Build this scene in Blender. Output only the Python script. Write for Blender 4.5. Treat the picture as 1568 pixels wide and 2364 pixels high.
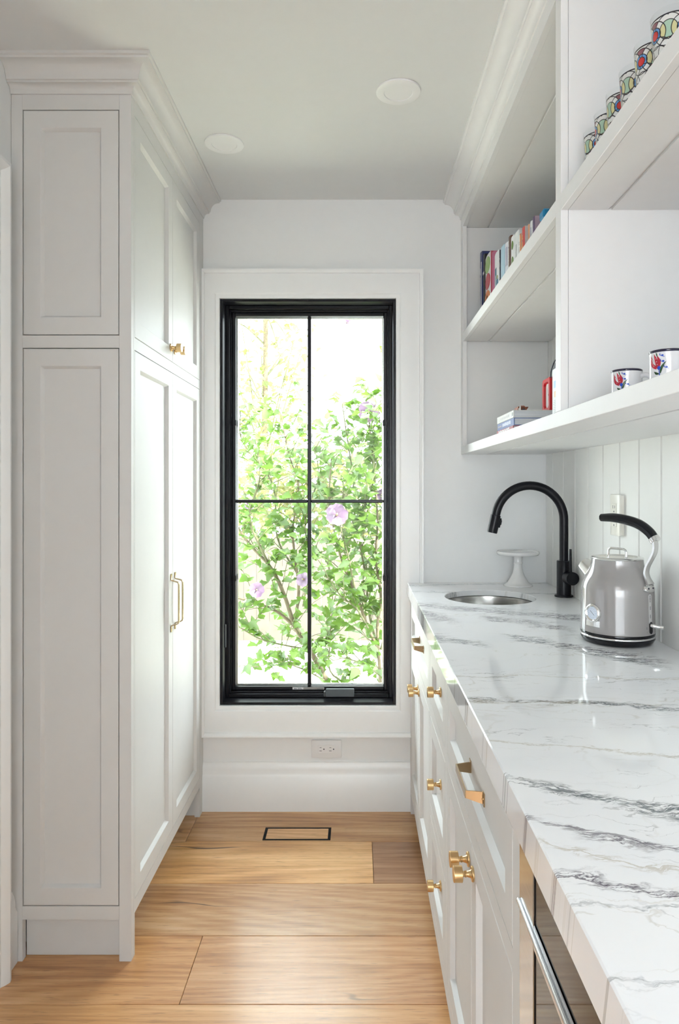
import bpy, bmesh, math, random
import numpy as np
from mathutils import Vector, Matrix, Euler

for o in list(bpy.data.objects):
    bpy.data.objects.remove(o, do_unlink=True)
SC = bpy.context.scene
COL = SC.collection
PI = math.pi
R = math.radians

# ------------------------------------------------------------------ camera
CAMZ = 1.305
cam_data = bpy.data.cameras.new('camera')
cam = bpy.data.objects.new('camera', cam_data)
COL.objects.link(cam)
cam.location = (0, 0, CAMZ)
cam.rotation_euler = (R(90), 0, 0)
cam_data.sensor_width = 36.0
cam_data.lens = 24.0
cam_data.shift_x = -41 / 2364.0
cam_data.shift_y = -64 / 2364.0
cam_data.clip_start = 0.02
SC.camera = cam

# ------------------------------------------------------------------ sky, sun, added fill lights
world = bpy.data.worlds.new('sky')
SC.world = world
world.use_nodes = True
bg = world.node_tree.nodes['Background']
bg.inputs[0].default_value = (0.88, 0.95, 1.0, 1)
bg.inputs[1].default_value = 12.2
sun_d = bpy.data.lights.new('sun', 'SUN')
sun_d.energy = 27.0
sun_d.angle = R(2)
sun_d.color = (1, 0.97, 0.91)
sun = bpy.data.objects.new('sun', sun_d)
COL.objects.link(sun)
sun.rotation_euler = Vector((-0.75, 0.35, -1.0)).to_track_quat('-Z', 'Y').to_euler()
# added area fills behind the camera, standing in for windows not built
def fill_light(name, size, size_y, energy, loc, aim):
    l = bpy.data.lights.new(name, 'AREA')
    l.shape = 'RECTANGLE'
    l.size = size
    l.size_y = size_y
    l.energy = energy
    l.color = (0.82, 0.92, 1.0)
    o = bpy.data.objects.new(name, l)
    COL.objects.link(o)
    o.location = loc
    o.rotation_euler = Vector(aim).to_track_quat('-Z', 'Z').to_euler()
E_REAR_L = 520
E_REAR_R = 95
fill_light('rear_fill_left', 1.25, 1.7, E_REAR_L, (-2.3, -2.72, 1.52), (0.7, 1, 0.15))
fill_light('rear_fill_right', 2.2, 1.7, E_REAR_R, (-0.45, -2.72, 1.52), (0, 1, 0.2))
# added area fill beyond the left opening, standing in for unbuilt windows
al2 = bpy.data.lights.new('side_fill', 'AREA')
al2.shape = 'RECTANGLE'
al2.size = 2.2
al2.size_y = 2.0
al2.energy = 18
al2.color = (0.82, 0.92, 1.0)
alo2 = bpy.data.objects.new('side_fill', al2)
COL.objects.link(alo2)
alo2.location = (-3.1, 0.9, 1.35)
alo2.rotation_euler = Vector((1, 0, 0.55)).to_track_quat('-Z', 'Z').to_euler()

SC.view_settings.view_transform = 'Standard'
SC.view_settings.look = 'None'
SC.view_settings.exposure = 0.0
SC.view_settings.gamma = 1.0
SC.view_settings.use_curve_mapping = False

# ------------------------------------------------------------------ helpers: objects
def tag(o, label, cat, group=None, kind=None):
    o['label'] = label
    o['category'] = cat
    if group: o['group'] = group
    if kind: o['kind'] = kind
    return o

ORG = {}
def thing(name, label, cat, loc, rotz=0.0, group=None, local=False, kind=None):
    e = bpy.data.objects.new(name, None)
    COL.objects.link(e)
    e.empty_display_size = 0.05
    e.location = loc
    e.rotation_euler = (0, 0, rotz)
    ORG[e.name] = Vector((0, 0, 0)) if local else Vector(loc)
    tag(e, label, cat, group, kind)
    return e

def obj(name, bm, mat, parent=None, smooth=35, label=None):
    """bm -> one mesh object; bm is in world space unless the parent thing is local"""
    if parent is not None:
        org = ORG[parent.name]
    else:
        if bm.verts:
            xs = [v.co for v in bm.verts]
            org = Vector(((min(c.x for c in xs) + max(c.x for c in xs)) / 2,
                          (min(c.y for c in xs) + max(c.y for c in xs)) / 2,
                          min(c.z for c in xs)))
        else:
            org = Vector((0, 0, 0))
    bmesh.ops.translate(bm, verts=bm.verts, vec=-org)
    me = bpy.data.meshes.new(name)
    bm.to_mesh(me)
    bm.free()
    for m in (mat if isinstance(mat, (list, tuple)) else [mat]):
        me.materials.append(m)
    if smooth:
        me.shade_smooth()
        me.set_sharp_from_angle(angle=R(smooth))
    o = bpy.data.objects.new(name, me)
    COL.objects.link(o)
    if parent is not None:
        o.parent = parent
    else:
        o.location = org
    ORG[o.name] = org
    if label: o['label'] = label
    return o

def meshobj(name, me, parent, loc, rot=(0, 0, 0), scale=(1, 1, 1)):
    o = bpy.data.objects.new(name, me)
    COL.objects.link(o)
    o.parent = parent
    o.location = loc
    o.rotation_euler = rot
    o.scale = scale
    return o

def struct(name, bm, mat, label, cat, parent=None, smooth=35):
    o = obj(name, bm, mat, parent, smooth)
    if parent is None:
        tag(o, label, cat, kind='structure')
    return o

# ------------------------------------------------------------------ helpers: geometry
def B():
    return bmesh.new()

def box(bm, x0, x1, y0, y1, z0, z1, bev=0.0, seg=1, mi=0):
    if x0 > x1: x0, x1 = x1, x0
    if y0 > y1: y0, y1 = y1, y0
    if z0 > z1: z0, z1 = z1, z0
    vs = [bm.verts.new(p) for p in ((x0, y0, z0), (x1, y0, z0), (x1, y1, z0), (x0, y1, z0),
                                    (x0, y0, z1), (x1, y0, z1), (x1, y1, z1), (x0, y1, z1))]
    fs = []
    for q in ((0, 3, 2, 1), (4, 5, 6, 7), (0, 1, 5, 4), (1, 2, 6, 5), (2, 3, 7, 6), (3, 0, 4, 7)):
        f = bm.faces.new([vs[i] for i in q]); f.material_index = mi; fs.append(f)
    if bev > 0:
        es = list({e for f in fs for e in f.edges})
        r = bmesh.ops.bevel(bm, geom=es, offset=bev, segments=seg, affect='EDGES', profile=0.5)
        for f in r['faces']: f.material_index = mi
    return bm

def lathe(bm, prof, c=(0, 0, 0), seg=48, axis='Z', caps=True, mi=0, ang=2 * PI, smoothdir=None):
    """prof: list of (r, h). axis direction vector or 'Z'"""
    c = Vector(c)
    if isinstance(axis, str):
        ax = {'X': Vector((1, 0, 0)), 'Y': Vector((0, 1, 0)), 'Z': Vector((0, 0, 1)),
              '-X': Vector((-1, 0, 0)), '-Y': Vector((0, -1, 0)), '-Z': Vector((0, 0, -1))}[axis]
    else:
        ax = Vector(axis).normalized()
    u = ax.orthogonal().normalized()
    if abs(ax.z) > 0.99: u = Vector((1, 0, 0))
    w = ax.cross(u)
    rings = []
    for r, h in prof:
        if r < 1e-6:
            rings.append([bm.verts.new(c + ax * h)])
        else:
            rings.append([bm.verts.new(c + ax * h + (u * math.cos(2 * PI * i / seg) + w * math.sin(2 * PI * i / seg)) * r)
                          for i in range(seg)])
    for a, b in zip(rings[:-1], rings[1:]):
        for i in range(seg):
            j = (i + 1) % seg
            if len(a) == 1 and len(b) == 1: continue
            if len(a) == 1: q = [a[0], b[j], b[i]]
            elif len(b) == 1: q = [a[i], a[j], b[0]]
            else: q = [a[i], a[j], b[j], b[i]]
            f = bm.faces.new(q); f.material_index = mi
    if caps:
        for rg, rev in ((rings[0], True), (rings[-1], False)):
            if len(rg) > 1:
                f = bm.faces.new(rg[::-1] if rev else rg); f.material_index = mi
    return bm

def catmull(pts, n=8):
    pts = [Vector(p) for p in pts]
    if len(pts) < 3: return pts
    P = [2 * pts[0] - pts[1]] + pts + [2 * pts[-1] - pts[-2]]
    out = []
    for i in range(1, len(P) - 2):
        p0, p1, p2, p3 = P[i - 1], P[i], P[i + 1], P[i + 2]
        for k in range(n):
            t = k / n
            out.append(0.5 * ((2 * p1) + (p2 - p0) * t + (2 * p0 - 5 * p1 + 4 * p2 - p3) * t * t
                              + (3 * p1 - p0 - 3 * p2 + p3) * t ** 3))
    out.append(pts[-1])
    return out

def tube(bm, path, rad, seg=12, up=None, flat=1.0, caps=True, mi=0, section=None):
    """sweep a (possibly flattened) circle or a given section along a path. rad: float or list"""
    path = [Vector(p) for p in path]
    n = len(path)
    if not isinstance(rad, (list, tuple)): rad = [rad] * n
    if len(rad) != n:
        m = len(rad)
        rad = [rad[min(int(i * (m - 1) / (n - 1)), m - 2)] * (1 - ((i * (m - 1) / (n - 1)) - min(int(i * (m - 1) / (n - 1)), m - 2)))
               + rad[min(int(i * (m - 1) / (n - 1)), m - 2) + 1] * ((i * (m - 1) / (n - 1)) - min(int(i * (m - 1) / (n - 1)), m - 2))
               for i in range(n)]
    rings = []
    prev = Vector(up) if up else None
    for i, p in enumerate(path):
        t = (path[min(i + 1, n - 1)] - path[max(i - 1, 0)]).normalized()
        if prev is None: prev = t.orthogonal()
        a = (prev - t * prev.dot(t))
        a = a.normalized() if a.length > 1e-6 else t.orthogonal().normalized()
        b = t.cross(a)
        if not up: prev = a
        if section:
            rings.append([bm.verts.new(p + a * s[0] * rad[i] + b * s[1] * rad[i]) for s in section])
        else:
            rings.append([bm.verts.new(p + (a * math.cos(2 * PI * k / seg) * flat + b * math.sin(2 * PI * k / seg)) * rad[i])
                          for k in range(seg)])
    m = len(rings[0])
    for a, b in zip(rings[:-1], rings[1:]):
        for k in range(m):
            j = (k + 1) % m
            f = bm.faces.new([a[k], a[j], b[j], b[k]]); f.material_index = mi
    if caps:
        bm.faces.new(rings[0][::-1]).material_index = mi
        bm.faces.new(rings[-1]).material_index = mi
    return bm

def prism(bm, poly, d0, d1, plane='XZ', mi=0):
    """extrude polygon; plane XZ -> along Y, XY -> along Z, YZ -> along X"""
    def P(a, b, d):
        return {'XZ': (a, d, b), 'XY': (a, b, d), 'YZ': (d, a, b)}[plane]
    A = [bm.verts.new(P(a, b, d0)) for a, b in poly]
    C = [bm.verts.new(P(a, b, d1)) for a, b in poly]
    n = len(poly)
    fs = [bm.faces.new(A), bm.faces.new(C[::-1])]
    for i in range(n):
        j = (i + 1) % n
        fs.append(bm.faces.new([A[j], A[i], C[i], C[j]]))
    for f in fs: f.material_index = mi
    bmesh.ops.recalc_face_normals(bm, faces=fs)
    return bm

def sweep_profile(bm, prof, frames, caps=True):
    """prof: (o, z) list; frames: list of (corner xy, out dir xy) ; point = corner + o*dir"""
    rings = []
    for (cx, cy), (dx, dy) in frames:
        rings.append([bm.verts.new((cx + o * dx, cy + o * dy, z)) for o, z in prof])
    n = len(prof)
    for a, b in zip(rings[:-1], rings[1:]):
        for k in range(n):
            j = (k + 1) % n
            bm.faces.new([a[k], b[k], b[j], a[j]])
    if caps:
        bm.faces.new(rings[0]); bm.faces.new(rings[-1][::-1])
    bmesh.ops.recalc_face_normals(bm, faces=bm.faces)
    return bm

def shaker(w, h, frame=0.047, c=0.0065, depth=0.011, th=0.02, e=0.0012):
    """panel front in local space: x 0..w, z 0..h, faces -y"""
    bm = B()
    rings = []
    for off, y in ((0, th), (0, e), (e, 0), (frame, 0), (frame + c * 0.25, depth * 0.15), (frame + c, depth)):
        rings.append([bm.verts.new((off, y, off)), bm.verts.new((w - off, y, off)),
                      bm.verts.new((w - off, y, h - off)), bm.verts.new((off, y, h - off))])
    for a, b in zip(rings[:-1], rings[1:]):
        for i in range(4):
            j = (i + 1) % 4
            bm.faces.new([a[i], a[j], b[j], b[i]])
    bm.faces.new(rings[-1]); bm.faces.new(rings[0][::-1])
    bmesh.ops.recalc_face_normals(bm, faces=bm.faces)
    return bm

def xf(bm, M):
    bmesh.ops.transform(bm, matrix=M, verts=bm.verts)
    return bm

def facing(bm, face, X, Y, Z):
    """move a local panel: face '-Y' (x -> +X), '+X' (x -> +Y), '-X' (x -> -Y)"""
    a = {'-Y': 0, '+X': PI / 2, '-X': -PI / 2}[face]
    return xf(bm, Matrix.Translation((X, Y, Z)) @ Matrix.Rotation(a, 4, 'Z'))

# ------------------------------------------------------------------ helpers: materials
class NT:
    def __init__(s, name):
        s.m = bpy.data.materials.new(name)
        s.m.use_nodes = True
        s.t = s.m.node_tree
        s.n = s.t.nodes
        s.l = s.t.links
        s.p = s.n['Principled BSDF']
        s.out = s.n['Material Output']
    def new(s, typ, **kw):
        nd = s.n.new(typ)
        for k, v in kw.items(): setattr(nd, k, v)
        return nd
    def put(s, sock, v):
        if isinstance(v, bpy.types.NodeSocket): s.l.new(v, sock)
        elif v is not None: sock.default_value = v
    def math(s, op, a, b=None, c=None, clamp=False):
        nd = s.new('ShaderNodeMath', operation=op, use_clamp=clamp)
        s.put(nd.inputs[0], a)
        if b is not None: s.put(nd.inputs[1], b)
        if c is not None: s.put(nd.inputs[2], c)
        return nd.outputs[0]
    def noise(s, vec, scale=5, detail=3, rough=0.5, dist=0.0, dim='3D', w=None):
        nd = s.new('ShaderNodeTexNoise', noise_dimensions=dim)
        if vec is not None: s.put(nd.inputs['Vector'], vec)
        if w is not None: s.put(nd.inputs['W'], w)
        nd.inputs['Scale'].default_value = scale
        nd.inputs['Detail'].default_value = detail
        nd.inputs['Roughness'].default_value = rough
        nd.inputs['Distortion'].default_value = dist
        return nd.outputs['Fac']
    def map(s, vec, scale=(1, 1, 1), loc=(0, 0, 0), rot=(0, 0, 0)):
        nd = s.new('ShaderNodeMapping')
        s.put(nd.inputs[0], vec)
        s.put(nd.inputs[1], loc); s.put(nd.inputs[2], rot); s.put(nd.inputs[3], scale)
        return nd.outputs[0]
    def ramp(s, fac, stops, interp='LINEAR'):
        nd = s.new('ShaderNodeValToRGB')
        nd.color_ramp.interpolation = interp
        el = nd.color_ramp.elements
        while len(el) < len(stops): el.new(0.5)
        for e, (p, c) in zip(el, stops):
            e.position = p
            e.color = c if len(c) == 4 else (*c, 1)
        s.put(nd.inputs[0], fac)
        return nd.outputs[0]
    def mix(s, fac, a, b, mode='MIX'):
        nd = s.new('ShaderNodeMix', data_type='RGBA', blend_type=mode)
        s.put(nd.inputs[0], fac)
        s.put(nd.inputs[6], a if isinstance(a, bpy.types.NodeSocket) else (*a, 1))
        s.put(nd.inputs[7], b if isinstance(b, bpy.types.NodeSocket) else (*b, 1))
        return nd.outputs[2]
    def smooth(s, v, lo, hi):
        nd = s.new('ShaderNodeMapRange', interpolation_type='SMOOTHSTEP')
        s.put(nd.inputs[0], v); s.put(nd.inputs[1], lo); s.put(nd.inputs[2], hi)
        return nd.outputs[0]
    def pos(s):
        return s.new('ShaderNodeNewGeometry').outputs['Position']
    def objco(s):
        return s.new('ShaderNodeTexCoord').outputs['Object']
    def xyz(s, v):
        nd = s.new('ShaderNodeSeparateXYZ'); s.put(nd.inputs[0], v)
        return nd.outputs
    def vec(s, x=0.0, y=0.0, z=0.0):
        nd = s.new('ShaderNodeCombineXYZ')
        for i, v in enumerate((x, y, z)): s.put(nd.inputs[i], v)
        return nd.outputs[0]
    def bump(s, h, strength=0.1, dist=0.01):
        nd = s.new('ShaderNodeBump')
        nd.inputs['Strength'].default_value = strength
        nd.inputs['Distance'].default_value = dist
        s.put(nd.inputs['Height'], h)
        s.l.new(nd.outputs[0], s.p.inputs['Normal'])
    def set(s, **kw):
        names = {'color': 'Base Color', 'rough': 'Roughness', 'metal': 'Metallic', 'coat': 'Coat Weight',
                 'coatr': 'Coat Roughness', 'spec': 'Specular IOR Level', 'ior': 'IOR', 'trans': 'Transmission Weight',
                 'aniso': 'Anisotropic', 'sss': 'Subsurface Weight', 'sheen': 'Sheen Weight'}
        for k, v in kw.items():
            if k == 'color' and not isinstance(v, bpy.types.NodeSocket) and len(v) == 3: v = (*v, 1)
            s.put(s.p.inputs[names[k]], v)
        return s

def simple(name, color, rough=0.5, metal=0.0, var=0.04, nscale=30.0, bump=0.0, bscale=200.0, **kw):
    """plain coat of paint / metal with faint procedural variation"""
    t = NT(name)
    co = t.objco()
    nz = t.noise(co, nscale, 3)
    dark = tuple(max(0, c * (1 - var)) for c in color)
    lite = tuple(min(1, c * (1 + var)) for c in color)
    t.set(color=t.ramp(nz, [(0.3, dark), (0.7, lite)]), rough=rough, metal=metal, **kw)
    if bump:
        t.bump(t.noise(co, bscale, 2), bump, 0.002)
    return t.m
# ------------------------------------------------------------------ materials
M = {}
M['wall'] = simple('wall_paint', (0.88, 0.88, 0.875), 0.5, var=0.006, bump=0.04, bscale=260)
M['ceil'] = simple('ceiling_paint', (0.80, 0.805, 0.80), 0.65, var=0.006, bump=0.04, bscale=260)
M['trim'] = simple('trim_paint', (0.91, 0.91, 0.905), 0.3, var=0.005)
M['cab'] = simple('cabinet_paint', (0.74, 0.73, 0.715), 0.5, var=0.006, spec=0.22, bump=0.015, bscale=150)
M['cabin'] = simple('cabinet_inside', (0.55, 0.53, 0.5), 0.6, var=0.02)
M['tumb'] = simple('shelf_paint', (0.86, 0.855, 0.85), 0.5, var=0.006, bump=0.015, bscale=150)
M['board'] = simple('board_paint', (0.79, 0.78, 0.75), 0.4, var=0.006, bump=0.015, bscale=150)
M['brass'] = simple('satin_brass', (0.76, 0.53, 0.27), 0.24, 1.0, var=0.03, nscale=120)
M['bronze'] = simple('champagne_brass', (0.44, 0.33, 0.20), 0.25, 1.0, var=0.03, nscale=120)
M['chrome'] = simple('chrome', (0.88, 0.88, 0.88), 0.06, 1.0, var=0.01)
M['satin'] = simple('satin_nickel', (0.78, 0.77, 0.76), 0.22, 1.0, var=0.02)
M['blackm'] = simple('matte_black_metal', (0.006, 0.006, 0.009), 0.3, var=0.1, nscale=80, spec=0.25)
M['winblk'] = simple('black_window_frame', (0.007, 0.007, 0.010), 0.3, var=0.15, nscale=20, spec=0.3, bump=0.03, bscale=120)
M['greyp'] = simple('dark_grey_plastic', (0.075, 0.085, 0.095), 0.5, var=0.08)
M['dark'] = simple('black_gap', (0.004, 0.004, 0.004), 0.8, var=0.1)
M['blackp'] = simple('gloss_black_plastic', (0.005, 0.005, 0.007), 0.12, var=0.1, spec=0.4)
M['white'] = simple('white_plastic', (0.84, 0.83, 0.83), 0.35, var=0.005)
M['ivory'] = simple('ivory_plastic', (0.82, 0.79, 0.71), 0.3, var=0.005)
M['porc'] = simple('white_porcelain', (0.88, 0.87, 0.86), 0.12, var=0.005, coat=0.5)
M['kettle'] = simple('taupe_enamel', (0.32, 0.297, 0.29), 0.16, var=0.01, coat=0.8, coatr=0.04)
M['paper'] = None
M['lens'] = simple('light_lens', (0.86, 0.86, 0.83), 0.6, var=0.004)
M['red'] = simple('red_plastic', (0.62, 0.012, 0.02), 0.3, var=0.03)
M['dial'] = simple('dial_white', (0.78, 0.79, 0.79), 0.3, var=0.01)
M['dialb'] = simple('dial_pale_blue', (0.70, 0.76, 0.86), 0.2, var=0.01)
M['ink'] = simple('dark_ink', (0.03, 0.03, 0.05), 0.5)
M['leather'] = simple('brown_leather', (0.30, 0.085, 0.035), 0.45, var=0.25, nscale=90, bump=0.15, bscale=300)

def steel(name, col=(0.62, 0.60, 0.58), rough=0.16, stretch=(2, 300, 300)):
    t = NT(name)
    nz = t.noise(t.map(t.objco(), stretch), 1.0, 2)
    t.set(color=t.ramp(nz, [(0.3, tuple(c * 0.9 for c in col)), (0.7, col)]), metal=1.0,
          rough=t.math('MULTIPLY_ADD', nz, 0.08, rough - 0.04))
    return t.m
M['steel'] = steel('brushed_steel', (0.52, 0.535, 0.57), 0.12, (300, 2, 300))
M['sinksteel'] = steel('sink_steel', (0.50, 0.49, 0.47), 0.22, (3, 3, 400))

def paper_mat():
    t = NT('book_pages')
    z = t.xyz(t.pos())
    nz = t.noise(t.map(t.pos(), (3, 3, 900)), 1.0, 2)
    t.set(color=t.ramp(nz, [(0.3, (0.62, 0.62, 0.66)), (0.7, (0.82, 0.82, 0.84))]), rough=0.8)
    return t.m
M['paper'] = paper_mat()

def blackglass():
    t = NT('black_glass')
    nz = t.noise(t.objco(), 8, 2)
    t.set(color=t.ramp(nz, [(0.3, (0.012, 0.011, 0.011)), (0.7, (0.02, 0.018, 0.018))]), rough=0.04, spec=0.28)
    return t.m
M['bglass'] = blackglass()

def clear_glass(name, tint=(1, 1, 1), ior=1.45):
    """thin clear pane: transparent with a Fresnel reflection"""
    t = NT(name)
    tr = t.new('ShaderNodeBsdfTransparent')
    nz = t.noise(t.objco(), 2.0, 1)
    t.put(tr.inputs[0], t.ramp(nz, [(0.0, tuple(c * 0.985 for c in tint)), (1.0, tint)]))
    gl = t.new('ShaderNodeBsdfGlossy')
    gl.inputs['Roughness'].default_value = 0.02
    fr = t.new('ShaderNodeFresnel'); fr.inputs[0].default_value = ior
    mx = t.new('ShaderNodeMixShader')
    t.l.new(fr.outputs[0], mx.inputs[0])
    t.l.new(tr.outputs[0], mx.inputs[1]); t.l.new(gl.outputs[0], mx.inputs[2])
    t.l.new(mx.outputs[0], t.out.inputs[0])
    return t.m
M['pane'] = clear_glass('window_glass', (0.97, 0.99, 0.98), 1.14)      # index lowered so the added rear fill hardly reflects
M['tglass'] = clear_glass('drinking_glass', (0.97, 0.98, 0.98))

# ---- oak planks (tint from the object's colour)
def oak():
    t = NT('oak_plank')
    oi = t.new('ShaderNodeObjectInfo')
    p = t.pos()
    x, y, z = t.xyz(p)
    rnd = t.math('MULTIPLY', oi.outputs['Random'], 37.0)
    base = t.vec(t.math('ADD', x, rnd), t.math('ADD', y, t.math('MULTIPLY', rnd, 3.1)), z)
    g1 = t.noise(t.map(base, (3.0, 90.0, 1.0)), 1.0, 5, 0.65, 0.6)
    g2 = t.noise(t.map(base, (1.1, 9.0, 1.0)), 1.0, 3, 0.5, 1.2)
    rn = t.noise(t.map(base, (0.45, 3.4, 1.0)), 1.0, 1, 0.4, 0.0)
    rings = t.math('MULTIPLY_ADD', t.math('SINE', t.math('MULTIPLY', rn, 130.0)), 0.5, 0.5)
    g = t.math('ADD', t.math('MULTIPLY', g1, 0.50), t.math('ADD', t.math('MULTIPLY', g2, 0.42), t.math('MULTIPLY', rings, 0.085)))
    col = t.ramp(g, [(0.30, (0.37, 0.17, 0.06)), (0.47, (0.62, 0.325, 0.135)), (0.62, (0.78, 0.475, 0.235)), (0.8, (0.86, 0.60, 0.35))])
    # pores
    pr = t.noise(t.map(base, (14.0, 420.0, 1.0)), 1.0, 2, 0.6)
    col = t.mix(t.smooth(pr, 0.60, 0.74), col, (0.26, 0.125, 0.055))
    col = t.mix(1.0, col, oi.outputs['Color'], 'MULTIPLY')
    # knots
    vo = t.new('ShaderNodeTexVoronoi')
    t.put(vo.inputs['Vector'], t.map(base, (1.6, 4.2, 1.0)))
    vo.inputs['Scale'].default_value = 1.0
    dn = t.math('ADD', vo.outputs['Distance'], t.math('MULTIPLY', t.noise(base, 40, 2), 0.03))
    col = t.mix(t.math('MULTIPLY', t.math('SUBTRACT', 1.0, t.smooth(dn, 0.03, 0.075)), 0.75), col, (0.07, 0.032, 0.016))
    # long drying cracks
    cr = t.noise(t.map(base, (0.8, 7.0, 1.0)), 1.0, 2, 0.5, 0.1)
    crd = t.math('ABSOLUTE', t.math('SUBTRACT', cr, 0.5))
    msk = t.smooth(t.noise(t.map(base, (1.2, 2.0, 1.0)), 1.3, 1), 0.64, 0.70)
    ck = t.math('MULTIPLY', t.math('SUBTRACT', 1.0, t.smooth(crd, 0.001, 0.006)), msk)
    col = t.mix(t.math('MULTIPLY', ck, 0.8), col, (0.06, 0.03, 0.02))
    t.set(color=col, rough=t.math('MULTIPLY_ADD', g1, 0.16, 0.26), spec=0.5, coat=0.45, coatr=0.2)
    t.bump(t.math('SUBTRACT', g1, t.math('MULTIPLY', pr, 0.4)), 0.12, 0.003)
    return t.m
M['oak'] = oak()

# ---- veined marble; each vein is y = y0 + a*(x-0.2), in slab coordinates (metres)
def marble():
    t = NT('veined_marble')
    p = t.pos()
    x, y, z = t.xyz(p)
    # veins run on down the front edge
    y = t.math('ADD', y, t.math('MULTIPLY', t.math('SUBTRACT', z, 0.912), 0.25))
    q = t.vec(x, y, 0.0)
    w1 = t.noise(t.map(q, (4.0, 4.0, 1)), 1.0, 5, 0.62)
    w2 = t.noise(t.map(q, (26.0, 34.0, 1), loc=(3, 1, 0)), 1.0, 4, 0.65)
    warp = t.math('ADD', t.math('MULTIPLY', t.math('SUBTRACT', w1, 0.5), 0.11), t.math('MULTIPLY', t.math('SUBTRACT', w2, 0.5), 0.026))
    yw = t.math('ADD', y, warp)
    brk = t.noise(t.map(q, (7.0, 16.0, 1), loc=(7, 2, 0)), 1.0, 4, 0.65, 0.5)
    # feathery strands that run with the veins
    yw2 = t.math('ADD', y, t.math('MULTIPLY', warp, 0.8))
    sv = t.noise(t.map(t.vec(x, yw2, 0.0), (11.0, 75.0, 1), rot=(0, 0, 0.10)), 1.0, 4, 0.7, 0.8)
    strand = t.math('SUBTRACT', 1.0, t.smooth(t.math('ABSOLUTE', t.math('SUBTRACT', sv, 0.5)), 0.0, 0.062))
    blot = t.smooth(t.noise(t.map(q, (30.0, 110.0, 1), loc=(2, 9, 0)), 1.0, 4, 0.7, 0.6), 0.50, 0.66)
    strand = t.math('MAXIMUM', strand, t.math('MULTIPLY', blot, 0.75))
    cloud = t.noise(t.map(q, (3.0, 6.0, 1), loc=(1, 5, 0)), 1.0, 3)
    base = t.ramp(cloud, [(0.2, (0.87, 0.88, 0.91)), (0.5, (0.935, 0.94, 0.955)), (0.8, (0.95, 0.95, 0.955))])
    col = base
    # (x, y0, slope, half width, strength, xa, xb, hue)
    G, Vv, T = (0.11, 0.13, 0.145), (0.125, 0.105, 0.135), (0.42, 0.35, 0.24)
    def vein(col, y0, a, w, s, xa, xb, c):
        d = t.math('ABSOLUTE', t.math('SUBTRACT', yw, t.math('MULTIPLY_ADD', t.math('SUBTRACT', x, 0.2), a, y0)))
        wv = t.math('MAXIMUM', t.math('MULTIPLY', t.math('MULTIPLY_ADD', brk, 5.6, -1.55), w), 0.001)
        env = t.math('SUBTRACT', 1.0, t.smooth(t.math('DIVIDE', d, wv), 0.45, 1.5))
        core = t.math('SUBTRACT', 1.0, t.smooth(d, 0.0004, 0.0022))
        core = t.math('MULTIPLY', core, t.smooth(brk, 0.30, 0.55))
        f = t.math('MAXIMUM', t.math('MULTIPLY', env, strand), t.math('MULTIPLY', core, 0.9))
        f = t.math('MULTIPLY', f, min(1.0, s * 1.2))
        if xa > 0.21:
            f = t.math('MULTIPLY', f, t.smooth(x, xa, xa + 0.05))
        if xb < 0.75:
            f = t.math('MULTIPLY', f, t.math('SUBTRACT', 1.0, t.smooth(x, xb - 0.06, xb)))
        return t.mix(f, col, c)
    VE = VEINS
    for v in VE:
        c = {'G': G, 'V': Vv, 'T': T}[v[6]]
        col = vein(col, v[0], v[1], v[2], v[3], v[4], v[5], c)
    # web of fine tan veins
    n1 = t.noise(t.map(t.vec(x, t.math('ADD', y, t.math('MULTIPLY', warp, 1.2)), 0.0), (3.2, 9.0, 1), rot=(0, 0, 0.25)), 1.0, 3, 0.55, 0.6)
    f = t.math('SUBTRACT', 1.0, t.smooth(t.math('ABSOLUTE', t.math('SUBTRACT', n1, 0.5)), 0.0, 0.010))
    f = t.math('MULTIPLY', f, t.smooth(cloud, 0.35, 0.7))
    col = t.mix(t.math('MULTIPLY', f, 0.38), col, (0.50, 0.45, 0.36))
    n2 = t.noise(t.map(t.vec(x, t.math('ADD', y, warp), 0.0), (2.6, 13.0, 1), loc=(4, 4, 0), rot=(0, 0, -0.1)), 1.0, 4, 0.6, 0.3)
    f2 = t.math('SUBTRACT', 1.0, t.smooth(t.math('ABSOLUTE', t.math('SUBTRACT', n2, 0.52)), 0.0, 0.008))
    f2 = t.math('MULTIPLY', f2, t.smooth(t.noise(q, 4.0, 2), 0.48, 0.62))
    col = t.mix(t.math('MULTIPLY', f2, 0.5), col, (0.30, 0.30, 0.31))
    t.set(color=col, rough=0.06, spec=0.5)
    return t.m
VEINS = []
def px_vein(x1, y1, x2, y2, w, s, c, ends=False):
    # slab coordinates from two sighted points of the vein on the counter plane
    d1 = 619.4 / (y1 - 1118); d2 = 619.4 / (y2 - 1118)
    X1 = (x1 - 825) * d1 / 1576; X2 = (x2 - 825) * d2 / 1576
    a = (d2 - d1) / (X2 - X1)
    VEINS.append((d1 + a * (0.2 - X1), a, w, s, X1 if ends else 0.0, X2 if ends else 1.0, c))
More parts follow.
